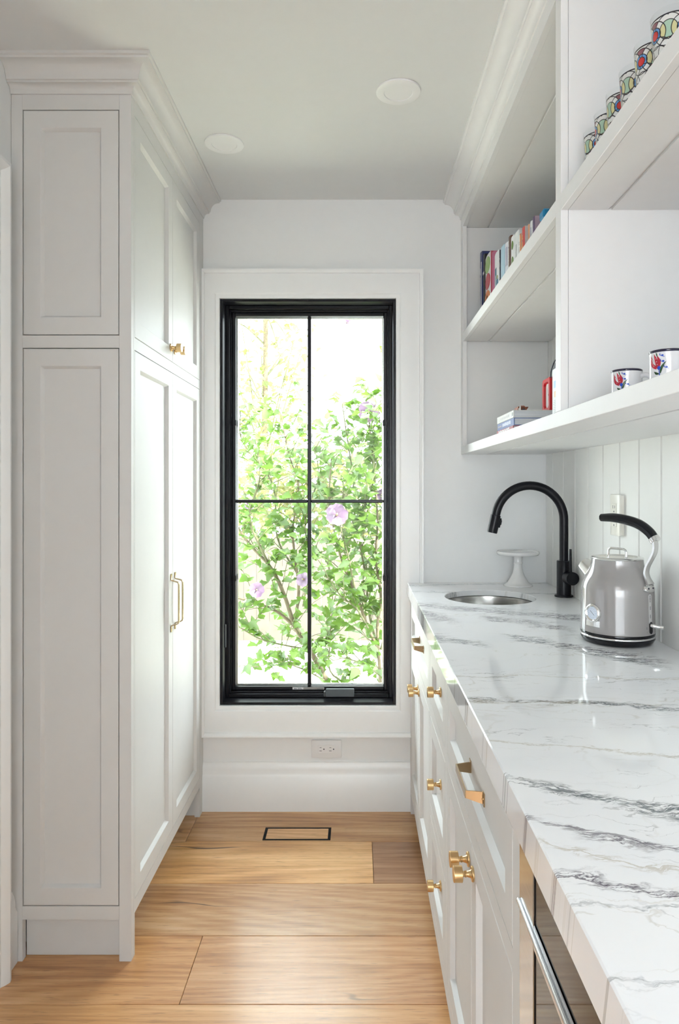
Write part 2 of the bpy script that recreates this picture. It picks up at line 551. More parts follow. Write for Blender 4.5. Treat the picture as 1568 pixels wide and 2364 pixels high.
for v in ((1180, 1803, 1568, 1872, 0.012, 0.75, 'G'), (1190, 1815, 1568, 1862, 0.006, 0.7, 'G'),
          (1222, 1893, 1568, 1950, 0.008, 0.7, 'V'), (1300, 1925, 1568, 1945, 0.010, 0.75, 'V', True),
          (1294, 2026, 1568, 2058, 0.008, 0.85, 'V'), (1333, 2098, 1568, 2086, 0.004, 0.5, 'G'),
          (1078, 1616, 1568, 1633, 0.010, 0.8, 'G'), (1085, 1620, 1400, 1628, 0.010, 0.5, 'T', True),
          (1147, 1464, 1568, 1543, 0.030, 0.85, 'G', True), (1250, 1480, 1568, 1530, 0.022, 0.8, 'V', True),
          (1096, 1424, 1336, 1453, 0.042, 0.85, 'V', True), (966, 1397, 1336, 1425, 0.036, 0.75, 'V'),
          (976, 1415, 1075, 1438, 0.048, 0.75, 'V', True), (1005, 1472, 1150, 1493, 0.032, 0.75, 'G', True),
          (1127, 1708, 1541, 1740, 0.004, 0.4, 'T'), (1096, 1557, 1568, 1568, 0.004, 0.35, 'T'),
          (950, 1352, 1255, 1347, 0.016, 0.5, 'G'), (960, 1366, 1330, 1372, 0.012, 0.5, 'G'),
          (1280, 1960, 1568, 2010, 0.006, 0.45, 'T'), (1440, 2262, 1568, 2262, 0.003, 0.4, 'G')):
    px_vein(*v)
M['marble'] = marble()

# ---- garden materials
def leaf_mat(name, c1, c2, trans=0.55):
    t = NT(name)
    oi = t.new('ShaderNodeObjectInfo')
    nz = t.noise(t.pos(), 9.0, 2)
    k = t.math('ADD', t.math('MULTIPLY', nz, 0.8), t.math('MULTIPLY', oi.outputs['Random'], 0.25))
    col = t.ramp(k, [(0.25, c1), (0.75, c2)])
    df = t.new('ShaderNodeBsdfDiffuse'); t.put(df.inputs[0], col)
    tl = t.new('ShaderNodeBsdfTranslucent'); t.put(tl.inputs[0], col)
    mx = t.new('ShaderNodeMixShader'); mx.inputs[0].default_value = trans
    t.l.new(df.outputs[0], mx.inputs[1]); t.l.new(tl.outputs[0], mx.inputs[2])
    gl = t.new('ShaderNodeBsdfGlossy'); gl.inputs['Roughness'].default_value = 0.35
    m2 = t.new('ShaderNodeMixShader'); m2.inputs[0].default_value = 0.06
    t.l.new(mx.outputs[0], m2.inputs[1]); t.l.new(gl.outputs[0], m2.inputs[2])
    t.l.new(m2.outputs[0], t.out.inputs[0])
    return t.m
M['leaf'] = leaf_mat('hibiscus_leaf', (0.055, 0.115, 0.011), (0.12, 0.21, 0.035))
M['leafy'] = leaf_mat('pale_leaf', (0.10, 0.12, 0.025), (0.20, 0.20, 0.07))
M['petal'] = leaf_mat('pink_petal', (0.16, 0.09, 0.165), (0.21, 0.14, 0.21), 0.4)
M['petalc'] = simple('crimson_throat', (0.22, 0.012, 0.05), 0.6, var=0.2)
M['stamen'] = simple('stamen_cream', (0.3, 0.26, 0.12), 0.6)
M['bark'] = simple('pale_bark', (0.12, 0.095, 0.055), 0.85, var=0.3, nscale=40, bump=0.4, bscale=90)
M['twig'] = simple('green_twig', (0.10, 0.10, 0.045), 0.8, var=0.25, nscale=40)
M['fence'] = simple('pale_fence_wood', (0.088, 0.074, 0.058), 0.8, var=0.15, nscale=12)
M['lawn'] = simple('dry_lawn', (0.60, 0.58, 0.48), 0.9, var=0.25, nscale=6, bump=0.3, bscale=40)
# ------------------------------------------------------------------ the room
YB = 2.739          # back (window) wall
XL, XR = -0.947, 0.757
ZC = 2.447
WX0, WX1, WZ0, WZ1 = -0.551, 0.155, 0.419, 2.049     # window opening
REAR = -2.8

# floor: underlay + planks
bm = B(); box(bm, -3.2, 3.2, REAR, YB + 0.02, -0.06, -0.012)
floor = struct('floor', bm, M['dark'], 'wide oak plank floor of the pantry', 'floor')
rnd = random.Random(5)
row_y = [2.753 - 0.26 * k for k in range(28)]
joints = {0: [-0.628, 1.9], 1: [0.054], 2: [-1.6, 1.2], 3: [-0.447, 1.6], 4: [0.9, -1.1], 5: [-0.2], 6: [0.4]}
tints = {(0, 1): (0.92, 0.90, 0.84), (1, 0): (1.20, 1.22, 1.12), (1, 1): (0.62, 0.58, 0.62), (2, 1): (1.12, 1.13, 1.10),
         (3, 1): (1.0, 0.93, 0.85), (3, 2): (0.98, 0.94, 0.95), (4, 1): (1.1, 1.08, 1.0)}
for k, y1 in enumerate(row_y[:-1]):
    y0 = row_y[k + 1]
    if y0 < REAR: break
    wide = y1 < 0.0
    xa, xb = (-3.2, 3.2) if y1 < -0.6 else ((XL if y1 > 2.2 else -3.2), XR)
    cuts = [xa] + ([XL] if xa < -3 and y1 > -0.6 else []) + sorted(c for c in joints.get(k, [rnd.uniform(-0.8, 0.6)]) if max(xa, XL if y1 > -0.6 else xa) < c < xb) + [xb]
    for i in range(len(cuts) - 1):
        bm = B(); box(bm, cuts[i] + 0.0006, cuts[i + 1] - 0.0006, y0 + 0.0006, y1 - 0.0006, -0.012, 0.0, 0.0012)
        o = obj('plank', bm, M['oak'], floor)
        tt = tints.get((k, i))
        if tt is None:
            s = rnd.uniform(0.85, 1.1); tt = (s, s * rnd.uniform(0.96, 1.02), s * rnd.uniform(0.92, 1.02))
        o.color = (*tt, 1)

# ceiling
bm = B(); box(bm, -3.2, 3.2, REAR, YB + 0.25, ZC, ZC + 0.12)
struct('ceiling', bm, M['ceil'], 'smooth white painted ceiling', 'ceiling')

# back wall around the window
def wall_hole(bm, x0, x1, y0, y1, z0, z1, hx0, hx1, hz0, hz1):
    box(bm, x0, hx0, y0, y1, z0, z1); box(bm, hx1, x1, y0, y1, z0, z1)
    box(bm, hx0, hx1, y0, y1, z0, hz0); box(bm, hx0, hx1, y0, y1, hz1, z1)
bm = B(); wall_hole(bm, XL - 0.1, XR + 0.1, YB, YB + 0.19, -0.06, ZC, WX0, WX1, WZ0, WZ1)
struct('wall_back', bm, M['wall'], 'white wall around the tall black window', 'wall')

# left wall with a door opening nearer the camera, then the wider room behind
bm = B()
box(bm, XL - 0.1, XL, 1.70, YB, -0.06, ZC); box(bm, XL - 0.1, XL, -0.7, 0.35, -0.06, ZC); box(bm, XL - 0.1, XL, 0.35, 1.70, 2.06, ZC)
box(bm, -3.2, XL - 0.1, -0.8, -0.7, -0.06, ZC)
struct('wall_left', bm, M['wall'], 'white side wall with a wide cased opening beside the tall cabinet', 'wall')
# door casing (flat board with a thicker back band) and its plinth-less foot
bm = B()
cas = [(1.705, 0), (1.705, 0.016), (1.712, 0.02), (1.770, 0.023), (1.776, 0.030), (1.788, 0.038), (1.798, 0.036), (1.798, 0)]
prism(bm, [(y, XL + t) for y, t in cas], 0.0, 2.148, 'XY')
for v in bm.verts:
    a, b, c = v.co; v.co = (b, a, c)
    if c > 1: v.co.z = 2.148 - (1.798 - a) * 1.0
b2 = [(0.252, 0), (0.252, 0.036), (0.262, 0.038), (0.274, 0.030), (0.280, 0.023), (0.338, 0.02), (0.345, 0.016), (0.345, 0)]
hd = B()
A = [hd.verts.new((XL + t, 1.798 - (1.798 - y), 2.148 - (1.798 - y))) for y, t in cas]
C = [hd.verts.new((XL + t, 0.252 + (1.798 - y), 2.148 - (1.798 - y))) for y, t in cas]
for i in range(8):
    j = (i + 1) % 8
    hd.faces.new([A[i], A[j], C[j], C[i]])
hd.faces.new(A); hd.faces.new(C[::-1])
nb = B()
prism(nb, [(y, XL + t) for y, t in b2], 0.0, 2.148, 'XY')
for v in nb.verts:
    a, b, c = v.co; v.co = (b, a, c)
    if c > 1: v.co.z = 2.148 - (a - 0.252)
for src in (hd, nb):
    me_t = bpy.data.meshes.new('t'); src.to_mesh(me_t); bm.from_mesh(me_t); src.free(); bpy.data.meshes.remove(me_t)
bmesh.ops.recalc_face_normals(bm, faces=bm.faces)
struct('trim_2', bm, M['trim'], 'white moulded casing of the opening beside the tall cabinet', 'casing')

bm = B(); box(bm, XL, -0.42, -0.50, -0.40, -0.06, ZC); box(bm, -0.42, XR, -0.50, -0.40, 2.12, ZC)  # unseen wall stub, added to keep rear fill off the tall cabinet's end
struct('shade_wall_front', bm, M['wall'], 'unseen white wall stub with header, added to shade the cabinet end', 'wall')

# baseboards
bprof = [(0, 0), (0.019, 0), (0.019, 0.138), (0.016, 0.143), (0.0135, 0.150), (0.013, 0.165), (0.010, 0.180), (0.006, 0.187), (0.006, 0.193), (0, 0.193)]
bm = B(); sweep_profile(bm, bprof, [((-0.66, YB), (0, -1)), ((0.25, YB), (0, -1))])
struct('baseboard_back', bm, M['trim'], 'tall white moulded baseboard under the window', 'baseboard')
bm = B(); sweep_profile(bm, bprof, [((XL, 1.798), (1, 0)), ((XL, 1.864), (1, 0))])
struct('baseboard_left', bm, M['trim'], 'short piece of white baseboard between doorway casing and tall cabinet', 'baseboard')

# right wall: backing + vertical tongue and groove boards
bm = B()
box(bm, XR + 0.012, XR + 0.1, -0.7, YB, -0.06, ZC); box(bm, XR + 0.1, 3.2, -0.8, -0.7, -0.06, ZC)
wr = struct('wall_right', bm, M['board'], 'wall clad in white vertical tongue and groove boards', 'wall')
gy = [1.6995 + 0.1345 * k for k in range(-18, 9)]
gy = [YB - 0.0005] + [g for g in sorted(gy, reverse=True) if g < YB - 0.03]
for a, b in zip(gy[:-1], gy[1:]):
    bm = B(); box(bm, XR, XR + 0.012, b + 0.0015, a - 0.0015, 0.0, ZC - 0.001, 0.0034)
    obj('board', bm, M['board'], wr)

# rooms behind and beside, which hold the added fill lights
bm = B(); box(bm, -3.2, XL - 0.1, 2.2, 2.3, -0.06, ZC)
struct('wall_side_room_far', bm, M['wall'], 'white far wall of the side room beyond the cased opening', 'wall')
bm = B(); box(bm, -3.3, -3.2, -0.7, 2.3, -0.06, ZC)
struct('wall_side_room_left', bm, M['wall'], 'white left wall of the side room beyond the cased opening', 'wall')
bm = B(); box(bm, -3.3, -3.2, REAR, -0.7, -0.06, ZC)
struct('wall_rear_left', bm, M['wall'], 'white left wall of the open room behind the pantry', 'wall')
bm = B(); box(bm, 3.2, 3.3, REAR, -0.7, -0.06, ZC)
struct('wall_rear_right', bm, M['wall'], 'white right wall of the open room behind the pantry', 'wall')
bm = B(); box(bm, -3.3, 3.3, REAR - 0.1, REAR, -0.06, ZC)
struct('wall_rear', bm, M['wall'], 'white rear wall of the open room behind the pantry', 'wall')

# window casing with back band and stool mould
def casing(bm):
    x0, x1, z0, z1 = -0.6185, 0.264, 0.299, 2.162
    prof = [(0, 0.0), (0, 0.012), (0.006, 0.014), (0.014, 0.018), (0.019, 0.0185), (0.019, 0.0185)]
    # rings from inside edge to outer edge : (fraction offset from inner opening, projection)
    def ring(inset_in, t):
        return (WX0 - inset_in, WX1 + inset_in, WZ0 - inset_in, WZ1 + inset_in, t)
    rs = [ring(0.0, 0.0), ring(0.0, 0.010), ring(0.003, 0.012), ring(0.014, 0.012), ring(0.018, 0.016), ring(0.021, 0.0175)]
    W = 0.1085
    rs += [('o', 0.017, 0.0175), ('o', 0.015, 0.024), ('o', 0.009, 0.0265), ('o', 0.004, 0.030), ('o', 0.0, 0.030), ('o', 0.0, 0.0)]
    rings = []
    for r in rs:
        if r[0] == 'o':
            a, b, c, e, t = x0 + min(r[1], 0.010), x1 - r[1], z0 + r[1], z1 - r[1], r[2]
        else:
            a, b, c, e, t = r
        rings.append([bm.verts.new((a, YB - t, c)), bm.verts.new((b, YB - t, c)), bm.verts.new((b, YB - t, e)), bm.verts.new((a, YB - t, e))])
    for p, q in zip(rings[:-1], rings[1:]):
        for i in range(4):
            j = (i + 1) % 4
            bm.faces.new([p[i], p[j], q[j], q[i]])
    bmesh.ops.recalc_face_normals(bm, faces=bm.faces)
bm = B(); casing(bm)
struct('trim_1', bm, M['trim'], 'wide white moulded casing framing the black window', 'casing')

# ------------------------------------------------------------------ window
win = thing('window_1', 'tall black framed casement window with four lights and crank', 'window', (-0.198, YB + 0.1, WZ0), kind='structure')
def rect_ring(bm, x0, x1, z0, z1, w, y0, y1, bev=0.002):
    box(bm, x0, x0 + w, y0, y1, z0, z1, bev); box(bm, x1 - w, x1, y0, y1, z0, z1, bev)
    box(bm, x0 + w, x1 - w, y0, y1, z0, z0 + w, bev); box(bm, x0 + w, x1 - w, y0, y1, z1 - w, z1, bev)
g = 0.0008
bm = B(); rect_ring(bm, WX0 + g, WX1 - g, WZ0 + g, WZ1 - g, 0.010, YB + 0.001, YB + 0.185, 0.001)
obj('jamb', bm, M['winblk'], win)
bm = B(); rect_ring(bm, WX0 + 0.0105, WX1 - 0.0105, WZ0 + 0.0105, WZ1 - 0.0105, 0.014, YB + 0.062, YB + 0.18, 0.002)
obj('frame', bm, M['winblk'], win)
bm = B(); rect_ring(bm, WX0 + 0.0245, WX1 - 0.0245, WZ0 + 0.0245, WZ1 - 0.0245, 0.006, YB + 0.080, YB + 0.18, 0.0015)
obj('weather_strip', bm, M['winblk'], win)
SX0, SX1, SZ0, SZ1 = WX0 + 0.031, WX1 - 0.031, WZ0 + 0.031, WZ1 - 0.031
bm = B(); rect_ring(bm, SX0, SX1, SZ0, SZ1, 0.0135, YB + 0.098, YB + 0.150, 0.002)
sash = obj('sash', bm, M['winblk'], win)
GX0, GX1, GZ0, GZ1 = SX0 + 0.0135, SX1 - 0.0135, SZ0 + 0.0135, SZ1 - 0.0135
bm = B(); rect_ring(bm, GX0 + 0.0005, GX1 - 0.0005, GZ0 + 0.0005, GZ1 - 0.0005, 0.006, YB + 0.122, YB + 0.134, 0)
obj('spacer', bm, M['satin'], win)
mx, mz = -0.2, 1.234
for x0, x1, z0, z1 in ((GX0, mx - 0.007, GZ0, mz - 0.006), (mx + 0.007, GX1, GZ0, mz - 0.006),
                       (GX0, mx - 0.007, mz + 0.006, GZ1), (mx + 0.007, GX1, mz + 0.006, GZ1)):
    bm = B(); box(bm, x0, x1, YB + 0.1205, YB + 0.1215, z0, z1)
    obj('pane', bm, M['pane'], win, smooth=0)
bm = B(); box(bm, mx - 0.0075, mx + 0.0075, YB + 0.106, YB + 0.136, GZ0, GZ1, 0.003)
obj('muntin', bm, M['winblk'], win)
bm = B(); box(bm, GX0, mx - 0.0075, YB + 0.108, YB + 0.136, mz - 0.0065, mz + 0.0065, 0.003); 
obj('muntin', bm, M['winblk'], win)
bm = B(); box(bm, mx + 0.0075, GX1, YB + 0.108, YB + 0.136, mz - 0.0065, mz + 0.0065, 0.003)
obj('muntin', bm, M['winblk'], win)
bm = B()
prism(bm, [(YB + 0.028, 0.443), (YB + 0.061, 0.443), (YB + 0.061, 0.469), (YB + 0.048, 0.469)], -0.128, -0.013, 'YZ')
bmesh.ops.bevel(bm, geom=list(bm.edges), offset=0.002, segments=1, affect='EDGES')
crank = obj('crank_cover', bm, M['greyp'], win)
bm = B(); box(bm, -0.137, -0.1285, YB + 0.04, YB + 0.061, 0.440, 0.460, 0.003); obj('crank_handle', bm, M['greyp'], crank)
for z in (1.56, 0.915):
    for x in (GX0 - 0.006, GX1 - 0.004):
        bm = B(); box(bm, x, x + 0.01, YB + 0.090, YB + 0.099, z - 0.012, z + 0.012, 0.002); obj('sash_lock', bm, M['blackm'], win)
bm = B(); box(bm, WX0 + 0.0108, WX0 + 0.017, YB + 0.035, YB + 0.045, 0.64, 0.735, 0.002); obj('lock_lever', bm, M['greyp'], win)
# warning sticker on the bottom of the sash
bm = B(); box(bm, -0.269, -0.138, YB + 0.0968, YB + 0.0979, 0.4525, 0.4615); st = obj('warning_sticker', bm, M['white'], win)
bm = B(); box(bm, -0.224, -0.139, YB + 0.0962, YB + 0.0968, 0.4533, 0.4607); obj('sticker_print', bm, simple('sticker_grey', (0.33, 0.31, 0.28), 0.6, var=0.15, nscale=400), st)
bm = B()
for cx in (-0.260, -0.2545): prism(bm, [(cx - 0.0028, 0.4545), (cx + 0.0028, 0.4545), (cx, 0.4598)], YB + 0.0962, YB + 0.0967, 'XZ')
for k in range(3): box(bm, -0.248, -0.228 - 0.003 * k, YB + 0.0962, YB + 0.0967, 0.4545 + 0.0022 * k, 0.4553 + 0.0022 * k)
box(bm, -0.168, -0.142, YB + 0.0958, YB + 0.0962, 0.4545, 0.4558)
obj('sticker_lettering', bm, M['ink'], st)
# ------------------------------------------------------------------ hardware
def knob(parent, x, y, z, face, mat='brass'):
    ax = {'+X': 'X', '-X': '-X'}[face]
    bm = B(); lathe(bm, [(0.0125, 0), (0.0135, 0.0008), (0.0135, 0.003), (0.0125, 0.004), (0.0078, 0.0042), (0.0066, 0.006), (0.0052, 0.011), (0.0048, 0.0125),
                         (0.0058, 0.0135), (0.0058, 0.0155), (0.0048, 0.0165), (0.0052, 0.0205), (0.0135, 0.0208), (0.0143, 0.0216), (0.0143, 0.0362), (0.0135, 0.037), (0.0, 0.037)], (x, y, z), 40, ax)
    obj('knob', bm, M[mat], parent)

def strap_section(w, t):
    return [(-w, -t), (w, -t), (w, t), (-w, t)]

def bar_handle(parent, x, y, z0, z1, sgn=1):
    """thin vertical strap handle on a door facing +X"""
    out = 0.027
    pts = [(x + 0.0018, y, z1 - 0.002), (x + 0.0018, y, z1 - 0.020), (x + 0.004, y, z1 - 0.0235), (x + out - 0.008, y, z1 - 0.0275), (x + out - 0.002, y, z1 - 0.030),
           (x + out, y, z1 - 0.036), (x + out, y, z0 + 0.036), (x + out - 0.002, y, z0 + 0.030), (x + out - 0.008, y, z0 + 0.0275),
           (x + 0.004, y, z0 + 0.0235), (x + 0.0018, y, z0 + 0.020), (x + 0.0018, y, z0 + 0.002)]
    bm = B(); tube(bm, pts, 1.0, up=(0, 1, 0), section=strap_section(0.0055, 0.0017))
    h = obj('handle', bm, M['bronze'], parent)
    for z in (z1 - 0.010, z0 + 0.010):
        b2 = B(); lathe(b2, [(0.0022, 0), (0.0022, 0.0042), (0.0, 0.0048)], (x, y, z), 12, 'X'); obj('screw', b2, M['brass'], parent)

def drawer_pull(parent, X, yc, z, half=0.066):
    """strap pull on a front facing -X: tapered legs, flat bar"""
    bm = B()
    xo = X - 0.032
    for s in (1, -1):
        y0 = yc + s * half; y1 = yc + s * (half - 0.010)
        # trapezoid leg, wide at the front plate
        p = [(X - 0.002, z - 0.014), (X - 0.002, z + 0.0075), (xo, z + 0.0065), (xo, z - 0.0065)]
        A = [bm.verts.new((a, y0 + (0.0 if i < 2 else -s * 0.008), b)) for i, (a, b) in enumerate(p)]
        C = [bm.verts.new((a, y0 - s * 0.0028 + (0.0 if i < 2 else -s * 0.008), b)) for i, (a, b) in enumerate(p)]
        fs = [bm.faces.new(A), bm.faces.new(C[::-1])]
        for i in range(4):
            j = (i + 1) % 4; fs.append(bm.faces.new([A[j], A[i], C[i], C[j]]))
    bmesh.ops.recalc_face_normals(bm, faces=bm.faces)
    box(bm, xo - 0.0001, xo + 0.0028, yc - half + 0.0075, yc + half - 0.0075, z - 0.0065, z + 0.0065)
    for s in (1, -1):
        box(bm, X - 0.0025, X, yc + s * half - 0.001, yc + s * (half + 0.011), z - 0.0145, z + 0.0105)
    pl = obj('pull', bm, M['bronze'], parent)
    for s in (1, -1):
        b2 = B(); lathe(b2, [(0.0022, 0), (0.0022, 0.0042), (0.0, 0.005)], (X, yc + s * (half + 0.006), z - 0.002), 12, '-X'); obj('screw', b2, M['brass'], parent)

# ------------------------------------------------------------------ crown moulding profile
def crown_prof(z0=2.370, z1=ZC):
    p = [(0, z0), (0.004, z0), (0.005, z0 + 0.004)]
    for k in range(1, 7):
        a = k / 6 * PI / 2
        p.append((0.005 + 0.016 * (1 - math.cos(a)), z0 + 0.004 + 0.016 * math.sin(a)))
    p += [(0.0245, z0 + 0.020), (0.0245, z0 + 0.025), (0.029, z0 + 0.026)]
    for k in range(1, 9):
        a = k / 8 * PI / 2
        p.append((0.029 + 0.032 * (1 - math.cos(a)), z0 + 0.026 + 0.036 * math.sin(a)))
    p += [(0.065, z0 + 0.062), (0.066, z0 + 0.067), (0.0715, z0 + 0.069), (0.0715, z1), (0, z1)]
    return p

# ------------------------------------------------------------------ tall pantry cabinet (left)
PX, PY = -0.618, 1.866
pan = thing('pantry_cabinet', 'tall off-white built-in cabinet with panelled end and crown moulding', 'cabinet', ((XL + PX) / 2, (PY + YB) / 2, 0))
e = 0.0008
ZR = ((0.115, 0.1515), (1.678, 1.712), (2.329, 2.3705))
bm = B()      # end frame, facing the camera
box(bm, XL + e, -0.9155, PY, PY + 0.02, 0.0, 2.3705, e); box(bm, -0.651, PX, PY, PY + 0.02, 0.0, 2.3705, e)
for a, b in ZR: box(bm, -0.9155, -0.651, PY + 0.0002, PY + 0.02, a, b)
obj('end_frame', bm, M['cab'], pan)
bm = B()      # front frame, facing the aisle
box(bm, PX - 0.02, PX, PY + 0.0205, 1.895, 0.0, 2.3705); box(bm, PX - 0.02, PX, 2.676, YB - e, 0.0, 2.3705)
for a, b in ZR: box(bm, PX - 0.02, PX - 0.0002, 1.895, 2.676, a, b)
box(bm, PX - 0.065, PX - 0.02, 2.69, YB - e, 0.0, 0.115)
obj('face_frame', bm, M['cab'], pan)
bm = B()
box(bm, XL + e, PX - 0.021, YB - 0.02, YB - e, 0.0, ZC - 0.002); box(bm, XL + e, XL + 0.012, PY + 0.045, YB - 0.021, 0.115, 2.37)
box(bm, XL + 0.012, PX - 0.045, PY + 0.045, YB - 0.021, 0.115, 0.13); box(bm, XL + 0.012, PX - 0.045, PY + 0.045, YB - 0.021, 2.345, 2.36)
box(bm, XL + 0.012, PX - 0.045, PY + 0.043, PY + 0.047, 0.13, 2.345)
obj('carcass', bm, M['cabin'], pan)
bm = B(); box(bm, -0.917, -0.6515, PY + 0.026, PY + 0.042, 0.0005, 0.115, e); box(bm, PX - 0.085, PX - 0.066, PY + 0.041, 2.69, 0.0005, 0.115)
obj('toe_kick', bm, M['cab'], pan)
bm = B(); sweep_profile(bm, crown_prof(), [((XL + e, PY), (0, -1)), ((PX, PY), (1, -1)), ((PX, YB - e), (1, 0))])
obj('crown_molding', bm, M['cab'], pan)
G = 0.0024
for z0, z1 in ((0.1515, 1.678), (1.712, 2.329)):
    obj('end_panel', facing(shaker(0.2645 - 2 * G, z1 - z0 - 2 * G), '-Y', -0.9155 + G, PY, z0 + G), M['cab'], pan)
G = 0.0018
for z0, z1, top in ((0.1515, 1.678, False), (1.712, 2.329, True)):
    for i, (y0, y1) in enumerate(((1.895, 2.2855), (2.2855, 2.676))):
        a, b = y0 + (G if i == 0 else G / 2), y1 - (G if i == 1 else G / 2)
        dr = obj('door', facing(shaker(b - a, z1 - z0 - 2 * G), '+X', PX, a, z0 + G), M['cab'], pan)
        yk = 2.2855 + (-0.0245 if i == 0 else 0.0245)
        if top: knob(dr, PX, yk, 1.757, '+X', 'brass')
        else: bar_handle(dr, PX, yk, 0.814, 1.010)

# ------------------------------------------------------------------ base cabinets (right)
CX = 0.212
CT = 0.862      # underside of the countertop edge
TK = 0.082
def base_cab(name, label, y0, y1, op0, op1, rails, fronts, group='base cabinets under the marble counter', leg_far=False):
    t = thing(name, label, 'cabinet', ((CX + XR) / 2, (y0 + y1) / 2, 0), group=group)
    bm = B()
    box(bm, CX, CX + 0.02, y0 + e / 2, op0, TK, CT - e); box(bm, CX, CX + 0.02, op1, y1 - e / 2, 0.0 if leg_far else TK, CT - e)
    if leg_far: box(bm, CX + 0.02, CX + 0.062, op1, y1 - e / 2, 0.0, TK)
    for a, b in [(TK, 0.127), (0.838, CT - e)] + rails: box(bm, CX + 0.0002, CX + 0.02, op0, op1, a, b)
    obj('face_frame', bm, M['cab'], t)
    bm = B()
    box(bm, CX + 0.045, XR - 0.004, y0 + 0.001, y0 + 0.012, TK, CT - e); box(bm, CX + 0.045, XR - 0.004, y1 - 0.012, y1 - 0.001, TK, CT - e)
    box(bm, CX + 0.045, XR - 0.004, y0 + 0.012, y1 - 0.012, TK, TK + 0.015); box(bm, XR - 0.014, XR - 0.004, y0 + 0.012, y1 - 0.012, TK + 0.015, CT - e)
    obj('carcass', bm, M['cabin'], t)
    bm = B(); box(bm, CX + 0.063, CX + 0.078, y0 + e, y1 - e, 0.0005, TK); obj('toe_kick', bm, M['cab'], t)
    G = 0.0018
    for kind, fy0, fy1, z0, z1, hw in fronts:
        o = obj(kind, facing(shaker(fy1 - fy0 - 2 * G, z1 - z0 - 2 * G, 0.046), '-X', CX, fy1 - G, z0 + G), M['cab'], t)
        if hw == 'pull': drawer_pull(o, CX + 0.011, (fy0 + fy1) / 2, (z0 + z1) / 2 + 0.001)
        elif hw == 'knob': knob(o, CX + 0.011, (fy0 + fy1) / 2, (z0 + z1) / 2, '-X')
        elif hw == 'knob_near': knob(o, CX, fy0 + 0.0245, z1 - 0.045, '-X')
        elif hw == 'knob_far': knob(o, CX, fy1 - 0.0245, z1 - 0.045, '-X')
    return t
m = (2.013 + 2.70) / 2
base_cab('sink_cabinet', 'off-white base cabinet under the round sink, drawer over two doors', 1.998, YB - 0.001, 2.013, 2.70, [(0.638, 0.668)],
         [('drawer', 2.013, 2.70, 0.668, 0.838, 'pull'), ('door', m, 2.70, 0.127, 0.638, 'knob_near'), ('door', 2.013, m, 0.127, 0.638, 'knob_far')], leg_far=True)
base_cab('drawer_cabinet', 'narrow off-white base cabinet with three knobbed drawers', 1.626, 1.998, 1.646, 1.983, [(0.636, 0.667), (0.348, 0.378)],
         [('drawer', 1.646, 1.983, 0.667, 0.838, 'knob'), ('drawer', 1.646, 1.983, 0.378, 0.636, 'knob'), ('drawer', 1.646, 1.983, 0.127, 0.348, 'knob')])
m = (0.9306 + 1.606) / 2
base_cab('base_cabinet', 'off-white base cabinet beside the steel appliance, wide drawer over two doors', 0.8895, 1.626, 0.9306, 1.606, [(0.640, 0.671)],
         [('drawer', 0.9306, 1.606, 0.671, 0.838, 'pull'), ('door', m, 1.606, 0.127, 0.640, 'knob_near'), ('door', 0.9306, m, 0.127, 0.640, 'knob_far')])
base_cab('drawer_cabinet', 'off-white two-drawer base cabinet at the open end of the marble counter', -0.30, 0.258, -0.26, 0.22, [],
         [('drawer', -0.26, 0.22, 0.127, 0.44, 'knob'), ('drawer', -0.26, 0.22, 0.44, 0.838, 'knob')])

# ------------------------------------------------------------------ built-in microwave drawer
mw = thing('built_in_microwave', 'built-in steel and black glass appliance under the marble counter', 'microwave', (CX + 0.2, 0.575, 0.0))
my0, my1 = 0.262, 0.888
bm = B(); box(bm, CX + 0.018, CX + 0.40, my0 + 0.02, my1 - 0.03, 0.44, 0.855); obj('housing', bm, M['steel'], mw)
bm = B(); box(bm, CX, CX + 0.02, my0, my1, TK, 0.438); box(bm, CX + 0.063, CX + 0.078, my0, my1, 0.0005, TK - 0.001); obj('plinth', bm, M['cab'], mw)
bm = B()      # upper control fascia frame
FX0, FX1 = CX - 0.001, CX + 0.017
def frame_rect(bm, y0, y1, z0, z1, wy, wzb, wzt):
    box(bm, FX0, FX1, y1 - wy, y1, z0, z1, 0.001); box(bm, FX0, FX1, y0, y0 + wy, z0, z1, 0.001)
    box(bm, FX0, FX1, y0 + wy, y1 - wy, z0, z0 + wzb, 0.001); box(bm, FX0, FX1, y0 + wy, y1 - wy, z1 - wzt, z1, 0.001)
frame_rect(bm, my0, my1, 0.767, 0.858, 0.070, 0.010, 0.006)
obj('control_fascia', bm, M['steel'], mw)
bm = B(); box(bm, FX1 - 0.004, FX1, my0 + 0.0705, my1 - 0.0705, 0.7775, 0.8515); obj('gasket', bm, M['dark'], mw)
bm = B(); box(bm, FX0 + 0.002, FX1 - 0.005, my0 + 0.0745, my1 - 0.0735, 0.7800, 0.850); obj('control_glass', bm, M['bglass'], mw)
bm = B(); frame_rect(bm, my0, my1, 0.447, 0.763, 0.070, 0.05, 0.015)
dw = obj('drawer_front', bm, M['steel'], mw)
bm = B(); box(bm, FX1 - 0.004, FX1, my0 + 0.0705, my1 - 0.0705, 0.4975, 0.7475); obj('gasket', bm, M['dark'], dw)
bm = B(); box(bm, FX0 + 0.002, FX1 - 0.005, my0 + 0.0745, my1 - 0.0735, 0.5005, 0.7450); obj('door_glass', bm, M['bglass'], dw)
bm = B(); tube(bm, [(FX0 - 0.002, my0 + 0.002, 0.766), (FX0 - 0.002, my1 - 0.002, 0.766)], 0.0028, 16); obj('handle', bm, M['satin'], dw)

